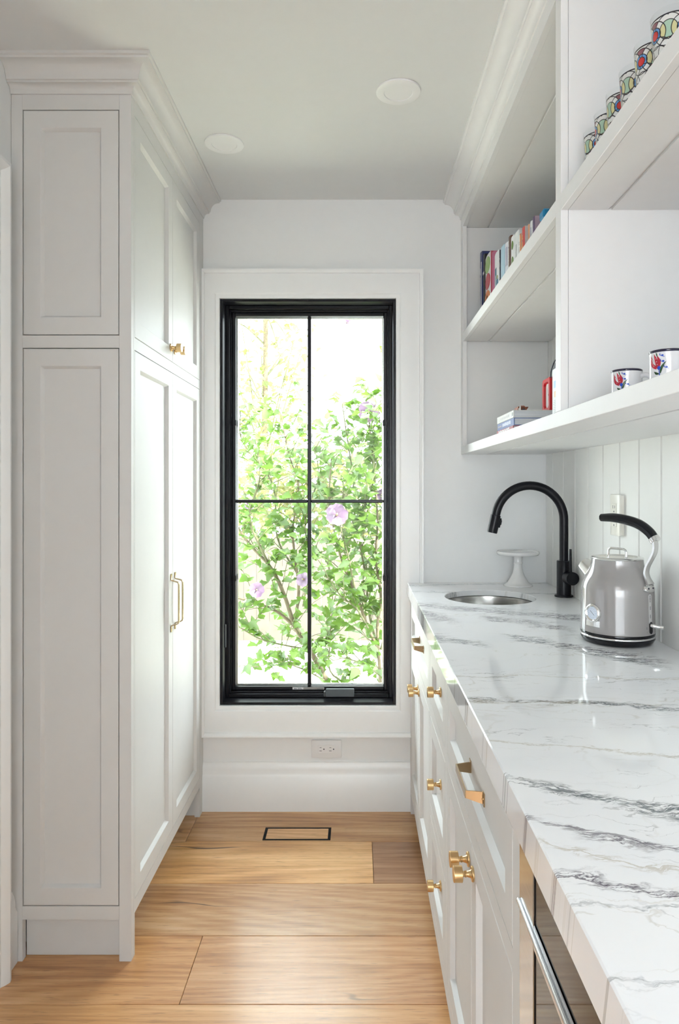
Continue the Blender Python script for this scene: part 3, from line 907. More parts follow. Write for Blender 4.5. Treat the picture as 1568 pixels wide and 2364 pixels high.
# ------------------------------------------------------------------ countertop with round cut-out
KX0, KX1, KY0, KY1, KZ = 0.200, XR - 0.0008, -0.35, YB - 0.0008, 0.912
SKX, SKY, SKR = 0.4625, 2.38, 0.157
def counter():
    bm = B()
    N = 96; h = 0.2
    x0, x1, y0, y1 = SKX - h, SKX + h, SKY - h, SKY + h
    def ringpts(z, slab):
        circ, sq = [], []
        for i in range(N):
            a = 2 * PI * i / N + PI / 4
            c, s = math.cos(a), math.sin(a)
            circ.append(bm.verts.new((SKX + SKR * c, SKY + SKR * s, z)))
            k = h / max(abs(c), abs(s))
            sq.append(bm.verts.new((SKX + k * c, SKY + k * s, z)))
        return circ, sq
    ct, sqt = ringpts(KZ, 0); cb, sqb = ringpts(KZ - 0.02, 0)
    ce = [bm.verts.new((v.co.x + (v.co.x - SKX) * -0.008, v.co.y + (v.co.y - SKY) * -0.008, KZ - 0.0012)) for v in ct]
    for i in range(N):
        j = (i + 1) % N
        bm.faces.new([ct[i], sqt[i], sqt[j], ct[j]])
        bm.faces.new([ct[j], ce[j], ce[i], ct[i]][::-1])
        bm.faces.new([ce[i], ce[j], cb[j], cb[i]])
        bm.faces.new([cb[i], cb[j], sqb[j], sqb[i]])
    xs = KX0 + 0.002
    for z in (KZ, KZ - 0.02):
        for a, b, c, d in ((xs if z == KZ else KX0 + 0.02, x0, KY0, KY1), (x1, KX1, KY0, KY1), (x0, x1, KY0, y0), (x0, x1, y1, KY1)):
            bm.faces.new([bm.verts.new(p) for p in ((a, c, z), (b, c, z), (b, d, z), (a, d, z))])
    # mitred front edge
    pr = [(xs, KZ), (KX0, KZ - 0.002), (KX0, CT + 0.001), (KX0 + 0.001, CT), (KX0 + 0.02, CT), (KX0 + 0.02, KZ - 0.02)]
    A = [bm.verts.new((a, KY0, b)) for a, b in pr]; C = [bm.verts.new((a, KY1, b)) for a, b in pr]
    for i in range(5): bm.faces.new([A[i], A[i + 1], C[i + 1], C[i]])
    for y in (KY0, KY1):
        bm.faces.new([bm.verts.new((a, y, b)) for a, b in ((KX0, CT), (KX0 + 0.02, CT), (KX0 + 0.02, KZ - 0.02), (KX1, KZ - 0.02), (KX1, KZ), (KX0, KZ))])
    bm.faces.new([bm.verts.new(p) for p in ((KX1, KY0, KZ - 0.02), (KX1, KY1, KZ - 0.02), (KX1, KY1, KZ), (KX1, KY0, KZ))])
    bmesh.ops.remove_doubles(bm, verts=bm.verts, dist=1e-5)
    bmesh.ops.recalc_face_normals(bm, faces=bm.faces)
    return bm
ctp = obj('countertop', counter(), M['marble'])
tag(ctp, 'polished white marble countertop with dark grey veins over the base cabinets', 'countertop')

# ------------------------------------------------------------------ undermount sink
sk = thing('sink', 'round stainless steel undermount sink set into the marble counter', 'sink', (SKX, SKY, 0.73))
bm = B()
lathe(bm, [(0.185, 0.8915), (0.162, 0.8915), (0.1585, 0.889), (0.157, 0.880), (0.152, 0.80), (0.146, 0.765), (0.125, 0.745), (0.045, 0.738), (0.042, 0.734), (0.040, 0.733),
           (0.044, 0.730), (0.127, 0.740), (0.150, 0.762), (0.157, 0.80), (0.162, 0.884), (0.185, 0.889), (0.185, 0.8915)], (SKX, SKY, 0), 96, caps=False)
obj('bowl', bm, M['sinksteel'], sk, smooth=40)
bm = B(); lathe(bm, [(0.040, 0.731), (0.040, 0.735), (0.032, 0.734), (0.030, 0.7325), (0.0, 0.7325)], (SKX, SKY, 0), 40); obj('drain', bm, M['chrome'], sk)

# ------------------------------------------------------------------ faucet
FXc, FYc = 0.7235, 2.39
fa = thing('faucet', 'matte black gooseneck faucet beside the round sink', 'faucet', (FXc, FYc, KZ))
bm = B(); lathe(bm, [(0.0318, KZ), (0.0318, KZ + 0.004), (0.030, KZ + 0.0062), (0.0245, KZ + 0.0065)], (FXc, FYc, 0), 48); obj('base_flange', bm, M['blackm'], fa)
bm = B(); lathe(bm, [(0.0245, KZ + 0.0065), (0.0245, 1.036), (0.0235, 1.038), (0.016, 1.038)], (FXc, FYc, 0), 48); obj('body', bm, M['blackm'], fa)
r0 = 0.1195; zc = 1.181
path = [(FXc, FYc, 1.036), (FXc, FYc, 1.09), (FXc, FYc, 1.14)]
AE = 168
for k in range(0, 29):
    a = R(AE) * k / 28
    path.append((FXc - r0 + r0 * math.cos(a), FYc, zc + r0 * math.sin(a)))
ex, ez = path[-1][0], path[-1][2]
tx, tz = -math.sin(R(AE)), math.cos(R(AE))
path.append((ex + tx * 0.006, FYc, ez + tz * 0.006))
bm = B(); tube(bm, path, 0.0152, 32, up=(0, 1, 0)); obj('spout', bm, M['blackm'], fa, smooth=50)
hx, hz = path[-1][0], path[-1][2]
bm = B()
lathe(bm, [(0.0152, 0.0), (0.0150, 0.001), (0.0150, 0.0022), (0.0172, 0.003), (0.0176, 0.006), (0.0176, 0.062), (0.0168, 0.066), (0.013, 0.066), (0.012, 0.064), (0.0, 0.064)], (hx, FYc, hz), 40, (tx, 0, tz))
sh = obj('spray_head', bm, M['blackm'], fa)
bm = B(); box(bm, 0.0165, 0.0225, -0.006, 0.006, 0.010, 0.044, 0.002); box(bm, 0.0165, 0.0250, -0.005, 0.005, 0.016, 0.034, 0.0018)
ang = math.atan2(tx, tz)      # local z -> spout direction
# local x must point to +X (away from the sink side)
Mx = Matrix(((-tz, 0, tx, hx), (0, 1, 0, FYc), (tx, 0, tz, hz), (0, 0, 0, 1)))
xf(bm, Mx); bmesh.ops.recalc_face_normals(bm, faces=bm.faces); obj('spray_button', bm, M['blackm'], sh)
bm = B(); lathe(bm, [(0.0165, 0.020), (0.0165, 0.026), (0.0155, 0.027), (0.0155, 0.029), (0.0215, 0.030), (0.0225, 0.031), (0.0225, 0.068), (0.0215, 0.069), (0.0, 0.069)], (FXc + 0.002, FYc, 0.983), 40, (0.12, -1, 0))
hb = obj('handle_hub', bm, M['blackm'], fa)
bm = B(); tube(bm, [(FXc + 0.0075, FYc - 0.050, 1.000), (FXc + 0.0075, FYc - 0.050, 1.083)], [0.0055, 0.0038], 16); obj('lever', bm, M['blackm'], hb)

# ------------------------------------------------------------------ open shelving unit
UX = 0.4165
UF = UX + 0.0152
sh = thing('shelving_unit', 'white built-in open shelving with crown moulding above the counter', 'shelving', ((UX + XR) / 2, 1.4, 1.4245))
YN = 0.12       # near end, out of view
XB = XR - 0.0008
def shelf_board(z0, z1, y0, y1):
    """board with a light channel routed in its underside, plus a separate front lip"""
    bm = B()
    gx = 0.513
    prism(bm, [(UF + 0.0004, z0 + 0.0004), (gx, z0 + 0.0004), (gx, z0 + 0.006), (gx + 0.008, z0 + 0.006), (gx + 0.008, z0 + 0.0004), (XB, z0 + 0.0004), (XB, z1), (UF + 0.0004, z1)], y0, y1, 'XZ')
    s = obj('shelf', bm, M['tumb'], sh)
    bm = B(); box(bm, UX, UF, y0, y1, z0, z1, 0.0008); obj('shelf_edge', bm, M['tumb'], s)
shelf_board(1.4245, 1.4555, YN, YB - 0.001)
shelf_board(1.868, 1.901, 1.4335, 2.6875)
shelf_board(1.866, 1.899, YN, 1.3962)
bm = B(); box(bm, UX, UF, 2.688, YB - 0.001, 1.4558, 2.3218, 0.0006); box(bm, UF + 0.0004, XB, 2.706, YB - 0.001, 1.4558, 2.3218)
obj('end_panel', bm, M['tumb'], sh)
bm = B(); box(bm, UX, UF, 1.3966, 1.433, 1.4558, 2.3218, 0.0006); obj('divider_stile', bm, M['tumb'], sh)
bm = B(); box(bm, UF + 0.0006, XB, 1.3970, 1.4326, 1.4558, 2.3218); obj('divider', bm, M['tumb'], sh)
bm = B(); box(bm, UX, UF, YN - 0.036, YN - 0.0005, 1.4245, 2.3218, 0.0006); box(bm, UF, XB, YN - 0.036, YN - 0.0005, 1.4245, 2.3218); obj('end_panel', bm, M['tumb'], sh)
bm = B()
gx = 0.513
prism(bm, [(UF + 0.0004, 2.3224), (gx, 2.3224), (gx, 2.328), (gx + 0.008, 2.328), (gx + 0.008, 2.3224), (XB, 2.3224), (XB, 2.345), (UF + 0.0004, 2.345)], YN, YB - 0.001, 'XZ')
obj('top_panel', bm, M['tumb'], sh)
bm = B(); box(bm, UX, UF, YN - 0.036, YB - 0.001, 2.322, 2.364); obj('header', bm, M['tumb'], sh)
bm = B(); box(bm, UX + 0.0005, UF, YN - 0.036, YB - 0.001, 2.3645, ZC - 0.0005); obj('frieze', bm, M['tumb'], sh)
bm = B(); sweep_profile(bm, crown_prof(2.364, ZC - 0.0006), [((UX, YB - 0.001), (-1, 0)), ((UX, YN - 0.036), (-1, 0))]); obj('crown_molding', bm, M['tumb'], sh)
# ------------------------------------------------------------------ downlights, vent, outlets
for (x, y), lb in (((0.1196, 1.984), 'round white recessed ceiling light nearer the open shelving'), ((-0.4455, 2.287), 'round white recessed ceiling light nearer the tall cabinet')):
    t = thing('downlight', lb, 'ceiling light', (x, y, ZC - 0.006), group='recessed ceiling lights')
    bm = B(); lathe(bm, [(0.041, ZC - 0.0035), (0.042, ZC - 0.0055), (0.060, ZC - 0.0060), (0.0645, ZC - 0.0045), (0.065, ZC - 0.0004), (0.041, ZC - 0.0004)], (x, y, 0), 64); obj('trim_ring', bm, M['trim'], t)
    bm = B(); lathe(bm, [(0.0408, ZC - 0.0006), (0.0408, ZC - 0.003), (0.0, ZC - 0.003)], (x, y, 0), 64); obj('lens', bm, M['lens'], t)

t = thing('floor_vent', 'flush oak floor vent outlined in black below the window', 'vent', (-0.223, 2.548, 0.0))
vx0, vx1, vy0, vy1 = -0.348, -0.0985, 2.502, 2.5935
bm = B()
box(bm, vx0, vx0 + 0.010, vy0, vy1, 0.0002, 0.0014); box(bm, vx1 - 0.010, vx1, vy0, vy1, 0.0002, 0.0014)
box(bm, vx0 + 0.010, vx1 - 0.010, vy0, vy0 + 0.008, 0.0002, 0.0014); box(bm, vx0 + 0.010, vx1 - 0.010, vy1 - 0.008, vy1, 0.0002, 0.0014)
obj('slot_frame', bm, M['dark'], t)
bm = B(); box(bm, vx0 + 0.0105, vx1 - 0.0105, vy0 + 0.0085, vy1 - 0.0085, 0.0002, 0.0012, 0.0005); o = obj('oak_insert', bm, M['oak'], t); o.color = (1.15, 1.15, 1.1, 1)

def outlet(name, label, M4, mat_plate, mat_in):
    """local: plate 0.070 x 0.118 in xz, faces -y"""
    t = thing(name, label, 'outlet', M4.to_translation(), local=True)
    t.matrix_world = M4
    bm = B(); box(bm, -0.0355, 0.0355, -0.0065, 0.0, -0.0595, 0.0595, 0.002, 2); obj('cover_plate', bm, mat_plate, t)
    bm = B(); box(bm, -0.0167, 0.0167, -0.0085, -0.0066, -0.0335, 0.0335, 0.0008); i = obj('receptacle', bm, mat_in, t)
    bm = B()
    for zc_ in (0.0185, -0.0205):
        box(bm, -0.0078, -0.0062, -0.0089, -0.0083, zc_, zc_ + 0.0095); box(bm, 0.0058, 0.0072, -0.0089, -0.0083, zc_ + 0.001, zc_ + 0.0085)
        lathe(bm, [(0.0026, 0.0083), (0.0026, 0.0089)], (0, 0, zc_ - 0.0085), 12, '-Y')
    obj('slots', bm, M['ink'], i)
    return t
outlet('outlet', 'white electrical outlet mounted sideways on the wall under the window', Matrix.Translation((-0.1235, YB - 0.0005, 0.2455)) @ Matrix.Rotation(-PI / 2, 4, 'Y'), M['white'], M['white'])
ow = outlet('outlet', 'ivory upright electrical outlet on the boarded wall behind the kettle', Matrix.Translation((XR - 0.0085, 1.968, 1.2165)) @ Matrix.Rotation(-PI / 2, 4, 'Z'), M['ivory'], M['ivory'])
bm = B(); box(bm, -0.033, 0.033, 0.0, 0.0082, -0.0565, 0.0565); obj('box_extender', bm, M['ivory'], ow)

# ------------------------------------------------------------------ cake stand
cx, cy = 0.6235, 2.648
t = thing('cake_stand', 'small white porcelain pedestal cake stand behind the sink', 'cake stand', (cx, cy, KZ))
bm = B(); lathe(bm, [(0.0, KZ + 0.006), (0.040, KZ + 0.005), (0.053, KZ + 0.0005), (0.0555, KZ + 0.0005), (0.0555, KZ + 0.004), (0.050, KZ + 0.007), (0.040, KZ + 0.014), (0.033, KZ + 0.026), (0.027, KZ + 0.036), (0.020, KZ + 0.052),
                     (0.0165, KZ + 0.070), (0.0155, KZ + 0.083), (0.0165, KZ + 0.085), (0.018, KZ + 0.088), (0.0165, KZ + 0.091), (0.0155, KZ + 0.094), (0.0165, KZ + 0.112), (0.018, KZ + 0.1185)], (cx, cy, 0), 64); obj('pedestal', bm, M['porc'], t, smooth=50)
bm = B(); lathe(bm, [(0.0, KZ + 0.1185), (0.062, KZ + 0.1185), (0.078, KZ + 0.1205), (0.0815, KZ + 0.125), (0.082, KZ + 0.131), (0.080, KZ + 0.1335), (0.0775, KZ + 0.133), (0.075, KZ + 0.129), (0.0, KZ + 0.127)], (cx, cy, 0), 64); obj('plate', bm, M['porc'], t, smooth=50)

# ------------------------------------------------------------------ kettle (local: handle towards +x, gauge towards -y)
kt = thing('kettle', 'taupe retro electric kettle with chrome trim and black handle on the counter', 'kettle', (0.6535, 1.715, KZ), R(-56), local=True)
bm = B(); lathe(bm, [(0.0, 0.0006), (0.078, 0.0006), (0.084, 0.004), (0.0885, 0.012), (0.0885, 0.016)], seg=80); obj('power_base', bm, M['blackp'], kt, smooth=50)
bm = B(); lathe(bm, [(0.0885, 0.0165), (0.0900, 0.0180), (0.0900, 0.0205), (0.0885, 0.022)], seg=80); obj('chrome_band', bm, M['chrome'], kt, smooth=60)
bm = B(); lathe(bm, [(0.0882, 0.0225), (0.0888, 0.024), (0.0888, 0.0275), (0.088, 0.029)], seg=80); obj('base_ring', bm, M['blackp'], kt, smooth=60)
KP = [(0.0888, 0.0295), (0.0895, 0.032), (0.0885, 0.060), (0.0875, 0.100), (0.0868, 0.128), (0.0845, 0.144), (0.0795, 0.158), (0.0730, 0.170), (0.0675, 0.181), (0.0640, 0.192), (0.0625, 0.202), (0.0620, 0.2065)]
def krad(z):
    for (r0_, z0_), (r1_, z1_) in zip(KP[:-1], KP[1:]):
        if z0_ <= z <= z1_: return r0_ + (r1_ - r0_) * (z - z0_) / (z1_ - z0_)
    return KP[0][0]
kp = [(p.x, p.y) for p in catmull([(r, z, 0) for r, z in KP], 5)]
bm = B(); lathe(bm, kp, seg=96); obj('body', bm, M['kettle'], kt, smooth=60)
bm = B(); lathe(bm, [(0.0622, 0.2068), (0.0628, 0.2085), (0.061, 0.2112), (0.054, 0.2125), (0.049, 0.2118), (0.046, 0.2095), (0.0, 0.2085)], seg=80); lid = obj('lid', bm, M['satin'], kt, smooth=50)
pth = [(-0.0255, 0, 0.2085), (-0.0255, 0, 0.224), (-0.0235, 0, 0.229), (-0.018, 0, 0.2315), (0.018, 0, 0.2315), (0.0235, 0, 0.229), (0.0255, 0, 0.224), (0.0255, 0, 0.2085)]
bm = B(); tube(bm, pth, 0.0030, 14, up=(0, 1, 0)); obj('lid_handle', bm, M['chrome'], lid, smooth=50)
# spout
bm = B()
ax = Vector((-0.83, 0, 0.56)).normalized()
lathe(bm, [(0.026, 0.0), (0.0215, 0.022), (0.0175, 0.046), (0.0170, 0.048), (0.0150, 0.0475), (0.018, 0.022), (0.02, 0.006)], Vector((-0.062, 0, 0.158)), 40, ax, caps=False)
obj('spout', bm, M['satin'], kt, smooth=50)
# handle arm: flat S-shaped strap with bracket foot
arm = catmull([(0.0905, 0, 0.152), (0.0850, 0, 0.163), (0.0800, 0, 0.178), (0.0835, 0, 0.195), (0.0930, 0, 0.213), (0.1015, 0, 0.230), (0.1040, 0, 0.246), (0.1010, 0, 0.262)], 6)
bm = B(); tube(bm, arm, [0.0125, 0.0095, 0.0085, 0.0085, 0.0085, 0.0085, 0.0095], up=(0, 1, 0), section=[(-1, -0.28), (-0.8, -0.4), (0.8, -0.4), (1, -0.28), (1, 0.28), (0.8, 0.4), (-0.8, 0.4), (-1, 0.28)])
ar = obj('handle_arm', bm, M['satin'], kt, smooth=50)
bm = B()
sec = []
for k in range(24):
    a = 2 * PI * k / 24
    sec.append((0.020 * math.cos(a) * (0.75 + 0.25 * math.cos(a) ** 2), 0.0115 * math.sin(a) - (0.003 * math.cos(a) ** 2)))
rings = []
for dr_, sc_ in ((0.0, 1.0), (0.006, 0.98), (0.009, 0.8)):
    rg = []
    for s_, h_ in sec:
        ph = s_ * sc_ / 0.087
        z_ = 0.143 + h_ * sc_
        rr = krad(z_) - 0.002 + dr_ + 0.002
        rg.append(bm.verts.new((rr * math.cos(ph), rr * math.sin(ph), z_)))
    rings.append(rg)
for a_, b_ in zip(rings[:-1], rings[1:]):
    for k in range(24):
        j = (k + 1) % 24; bm.faces.new([a_[k], a_[j], b_[j], b_[k]])
bm.faces.new(rings[-1]); bm.faces.new(rings[0][::-1]); bmesh.ops.recalc_face_normals(bm, faces=bm.faces)
obj('handle_bracket', bm, M['satin'], ar, smooth=50)
bm = B()
for s_, z_ in ((-0.009, 0.146), (0.009, 0.146), (0.0, 0.158)):
    ph = s_ / 0.09
    n_ = Vector((math.cos(ph), math.sin(ph), 0.15))
    lathe(bm, [(0.0022, 0), (0.0022, 0.0012), (0, 0.0014)], n_.normalized() * 0 + Vector(((krad(0.146) + 0.0085) * math.cos(ph), (krad(0.146) + 0.0085) * math.sin(ph), z_ - 0.003)), 12, n_)
obj('bracket_screws', bm, M['ink'], ar)
# grip
grip = catmull([(0.1015, 0, 0.262), (0.088, 0, 0.278), (0.062, 0, 0.2945), (0.028, 0, 0.3040), (-0.010, 0, 0.3085), (-0.046, 0, 0.3075)], 7)
bm = B(); tube(bm, grip, [0.0115, 0.0120, 0.0125, 0.0122, 0.0115, 0.0098], 28, up=(0, 1, 0), flat=1.05); gr = obj('handle_grip', bm, M['blackp'], kt, smooth=60)
d_ = (Vector(grip[1]) - Vector(grip[0])).normalized()
bm = B(); tube(bm, [Vector(grip[0]) - d_ * 0.006, Vector(grip[0]) + d_ * 0.004], 0.0128, 28, up=(0, 1, 0), flat=1.05); obj('grip_collar', bm, M['satin'], gr)
d_ = (Vector(grip[-1]) - Vector(grip[-2])).normalized()
bm = B(); tube(bm, [Vector(grip[-1]) + d_ * 0.0002, Vector(grip[-1]) + d_ * 0.003], [0.0098, 0.0075], 28, up=(0, 1, 0)); obj('grip_end_cap', bm, M['satin'], gr)
# temperature gauge
ga = R(-94)
gd = Vector((math.cos(ga), math.sin(ga), 0.02))
gx_ = Vector((-math.sin(ga), math.cos(ga), 0))
gc = Vector((math.cos(ga), math.sin(ga), 0)) * 0.083 + Vector((0, 0, 0.078))
bm = B(); lathe(bm, [(0.0225, 0.0), (0.0228, 0.006), (0.0215, 0.010), (0.0185, 0.0115), (0.0160, 0.0095), (0.0150, 0.0085)], gc, 56, gd, caps=False); gg = obj('gauge', bm, M['chrome'], kt, smooth=60)
bm = B(); lathe(bm, [(0.0153, 0.0078), (0.0153, 0.0084), (0.0, 0.0084)], gc, 48, gd); obj('gauge_dial', bm, M['dialb'], gg)
bm = B()
up_ = Vector((0, 0, 1)); f0 = gc + gd.normalized() * 0.0087
def quad2(bm, a, b, w):
    a, b = Vector(a), Vector(b); dd = (b - a).normalized(); nn = gd.normalized().cross(dd) * w
    bm.faces.new([bm.verts.new(p) for p in (a - nn, b - nn, b + nn, a + nn)])
pt = lambda u, v: f0 + gx_ * u + up_ * v
quad2(bm, pt(-0.0055, 0.0055), pt(0.0065, -0.005), 0.0005)
for k in range(12):
    a = 2 * PI * k / 12
    quad2(bm, pt(0.0105 * math.cos(a), 0.0105 * math.sin(a)), pt(0.0118 * math.cos(a), 0.0118 * math.sin(a)), 0.0003)
obj('gauge_needle', bm, M['ink'], gg, smooth=0)
# raised badge below the gauge, with an embossed letter that stays legible
def bent_plate(bm, a0, a1, z0, z1, dr_, n=8):
    rows = []
    for zz in (z0, z1):
        rows.append([(a0 + (a1 - a0) * k / n, zz) for k in range(n + 1)])
    def P(a, zz, dd): rr = krad(zz) + dd; return bm.verts.new((rr * math.cos(a), rr * math.sin(a), zz))
    fo = [[P(a, zz, dr_) for a, zz in row] for row in rows]; ba = [[P(a, zz, 0.0002) for a, zz in row] for row in rows]
    for k in range(n):
        bm.faces.new([fo[0][k], fo[0][k + 1], fo[1][k + 1], fo[1][k]])
        bm.faces.new([fo[0][k + 1], fo[0][k], ba[0][k], ba[0][k + 1]]); bm.faces.new([fo[1][k], fo[1][k + 1], ba[1][k + 1], ba[1][k]])
    bm.faces.new([fo[0][0], fo[1][0], ba[1][0], ba[0][0]]); bm.faces.new([fo[1][n], fo[0][n], ba[0][n], ba[1][n]])
bm = B(); bent_plate(bm, ga - 0.235, ga + 0.225, 0.0455, 0.0600, 0.0016); bmesh.ops.recalc_face_normals(bm, faces=bm.faces); bd = obj('badge', bm, M['satin'], kt)
bm = B()
for a0, a1, z0, z1 in ((0.055, 0.068, 0.048, 0.0575), (0.09, 0.103, 0.049, 0.0565), (0.066, 0.094, 0.0565, 0.0582), (0.066, 0.094, 0.0475, 0.0492), (0.200, 0.222, 0.0462, 0.0593)):
    bent_plate(bm, ga + a0, ga + a1, z0, z1, 0.0020, 2)
bmesh.ops.recalc_face_normals(bm, faces=bm.faces); obj('badge_lettering', bm, M['white'], bd)
# water window below the handle
wa = R(2)
bm = B()
def oval_plate(bm, ac, zc_, hw, hh, dr_, n=10, mi=0):
    rg = []
    for k in range(4 * n):
        a = 2 * PI * k / (4 * n)
        u, v = math.cos(a), math.sin(a)
        du = hw * u; dv = (hh - hw) * (1 if v > 0 else -1) + hw * v
        rg.append((ac + du / 0.088, zc_ + dv))
    fr = [bm.verts.new(((krad(z) + dr_) * math.cos(a), (krad(z) + dr_) * math.sin(a), z)) for a, z in rg]
    bk = [bm.verts.new(((krad(z) + 0.0002) * math.cos(a), (krad(z) + 0.0002) * math.sin(a), z)) for a, z in rg]
    N_ = len(rg)
    for k in range(N_):
        j = (k + 1) % N_; bm.faces.new([fr[j], fr[k], bk[k], bk[j]])
    # triangulated front strip
    h_ = N_ // 2
    for k in range(h_):
        pass
    left = fr[N_ // 4: 3 * N_ // 4 + 1]; right = [fr[(N_ // 4 - k) % N_] for k in range(h_ + 1)]
    for k in range(h_):
        vs_ = [left[k], left[k + 1], right[k + 1], right[k]]
        vs_ = list(dict.fromkeys(vs_))
        if len(vs_) >= 3: bm.faces.new(vs_)
oval_plate(bm, wa, 0.092, 0.0062, 0.036, 0.0010); bmesh.ops.recalc_face_normals(bm, faces=bm.faces)
ww = obj('water_window', bm, simple('frosted_window', (0.56, 0.54, 0.53), 0.15, var=0.02), kt)
bm = B()
for zc_ in (0.120, 0.112, 0.094, 0.074):
    for k in range(4): bent_plate(bm, wa - 0.012 + 0.003 * (k % 2), wa + 0.014, zc_ - 0.003 + 0.0022 * k, zc_ - 0.0018 + 0.0022 * k, 0.0014, 2)
bmesh.ops.recalc_face_normals(bm, faces=bm.faces); obj('level_marks', bm, M['ink'], ww)
bm = B(); oval_plate(bm, wa + 0.02, 0.047, 0.0068, 0.0145, 0.0012); bmesh.ops.recalc_face_normals(bm, faces=bm.faces); sw = obj('switch_slot', bm, M['blackp'], kt)
sp = Vector((math.cos(wa + 0.02) * 0.089, math.sin(wa + 0.02) * 0.089, 0.0525))
bm = B(); lathe(bm, [(0.0045, 0.0), (0.0045, 0.020), (0.0040, 0.0205), (0.0050, 0.021), (0.0050, 0.029), (0.0035, 0.030), (0, 0.030)], sp, 20, Vector((math.cos(wa + 0.35), math.sin(wa + 0.35), -0.08))); obj('switch_lever', bm, M['chrome'], sw, smooth=50)
bm = B()
bent_plate(bm, wa - 0.155, wa - 0.150, 0.0355, 0.0395, 0.0004, 2)
for k in range(12):
    a = 2 * PI * k / 12; aa = wa - 0.152 + 0.016 * math.cos(a); zz = 0.0475 + 0.0021 * math.sin(a)
    bent_plate(bm, aa - 0.004, aa + 0.004, zz - 0.00035, zz + 0.00035, 0.0004, 1)
bmesh.ops.recalc_face_normals(bm, faces=bm.faces); obj('switch_marks', bm, M['ink'], sw)

# ------------------------------------------------------------------ drinking glasses with leaded glass print
def stained():
    t = NT('leaded_glass_print')
    x, y, z = t.xyz(t.objco())
    a = t.math('ARCTAN2', y, x)
    u = t.math('MULTIPLY', a, 0.0283)             # arc length
    per = 2 * PI * 0.0283 / 4
    def lat(off, z0):
        uu = t.math('SUBTRACT', t.math('PINGPONG', t.math('ADD', t.math('ADD', u, 10 * per), off), per / 2), 0.0)
        return t.math('SQRT', t.math('ADD', t.math('MULTIPLY', uu, uu), t.math('POWER', t.math('ABSOLUTE', t.math('SUBTRACT', z, z0)), 2.0)))
    d1 = lat(0.0, 0.058); d2 = lat(per / 2, 0.058); d3 = lat(0.0, 0.020); d4 = lat(per / 2, 0.030)
    line = None; par = None
    for dd, r in ((d1, 0.0065), (d1, 0.0105), (d1, 0.0185), (d1, 0.030), (d2, 0.0215), (d2, 0.013), (d3, 0.022), (d4, 0.017), (d3, 0.033)):
        l = t.math('LESS_THAN', t.math('ABSOLUTE', t.math('SUBTRACT', dd, r)), 0.00062)
        ins = t.math('LESS_THAN', dd, r)
        line = l if line is None else t.math('MAXIMUM', line, l)
        par = t.math('MULTIPLY', ins, 1.0) if par is None else t.math('MULTIPLY_ADD', ins, 1.0 + 0.618 * r * 40, par)
    k = t.math('FRACT', t.math('MULTIPLY', par, 0.618))
    col = t.ramp(k, [(0.0, (0.68, 0.68, 0.66)), (0.18, (0.30, 0.46, 0.33)), (0.36, (0.70, 0.68, 0.62)), (0.50, (0.10, 0.25, 0.55)), (0.60, (0.62, 0.58, 0.30)), (0.76, (0.36, 0.52, 0.40)), (0.90, (0.72, 0.72, 0.70)), (0.96, (0.24, 0.10, 0.12))], 'CONSTANT')
    col = t.mix(t.math('LESS_THAN', d1, 0.0065), col, (0.55, 0.02, 0.025))
    ring = t.math('MULTIPLY', t.math('LESS_THAN', d1, 0.0105), t.math('GREATER_THAN', d1, 0.0065))
    col = t.mix(ring, col, (0.12, 0.30, 0.62))
    line = t.math('MAXIMUM', line, t.math('GREATER_THAN', z, 0.0785))
    line = t.math('MAXIMUM', line, t.math('LESS_THAN', z, 0.016))
    line = t.math('MULTIPLY', line, t.math('GREATER_THAN', d1, 0.0060))
    col = t.mix(line, col, (0.008, 0.008, 0.02))
    t.set(color=col, rough=0.1, coat=0.6)
    t.p.inputs['Transmission Weight'].default_value = 0.0
    return t.m
M['stained'] = stained()
ZS2 = 1.899; ZS1 = 1.4555
gl0 = None
for i, y in enumerate((1.330, 1.264, 1.198, 1.132, 1.066, 1.000)):
    lb = ['drinking glass with leaded glass print standing next to the shelf divider', 'drinking glass with leaded glass print, second in the row from the shelf divider',
          'drinking glass with leaded glass print, third in the row from the shelf divider', 'drinking glass with leaded glass print, fourth in the row from the shelf divider',
          'drinking glass with leaded glass print, fifth in the row from the shelf divider', 'drinking glass with leaded glass print at the far end of the row from the divider'][i]
    x = 0.4715 - 0.002 * i
    if gl0 is None:
        gl0 = thing('drinking_glass', lb, 'glass', (x, y, ZS2 + 0.0004), group='row of printed drinking glasses', local=True)
        bm = B(); lathe(bm, [(0.0, 0.0), (0.0225, 0.0), (0.0235, 0.002), (0.0298, 0.0905), (0.0293, 0.0910)], seg=64, caps=False); obj('tumbler', bm, M['tglass'], gl0, smooth=60)
        bm = B(); lathe(bm, [(0.02375, 0.003), (0.02925, 0.0805)], seg=64, caps=False); obj('print', bm, M['stained'], gl0, smooth=60)
        gl0.rotation_euler.z = R(245)
    else:
        g = gl0.copy(); COL.objects.link(g); g['label'] = lb; g.location = (x, y, ZS2 + 0.0004)
        g.rotation_euler.z = R((245, 262, 238, 255, 205, 190)[i])
        for ch in list(gl0.children):
            c = ch.copy(); COL.objects.link(c); c.parent = g

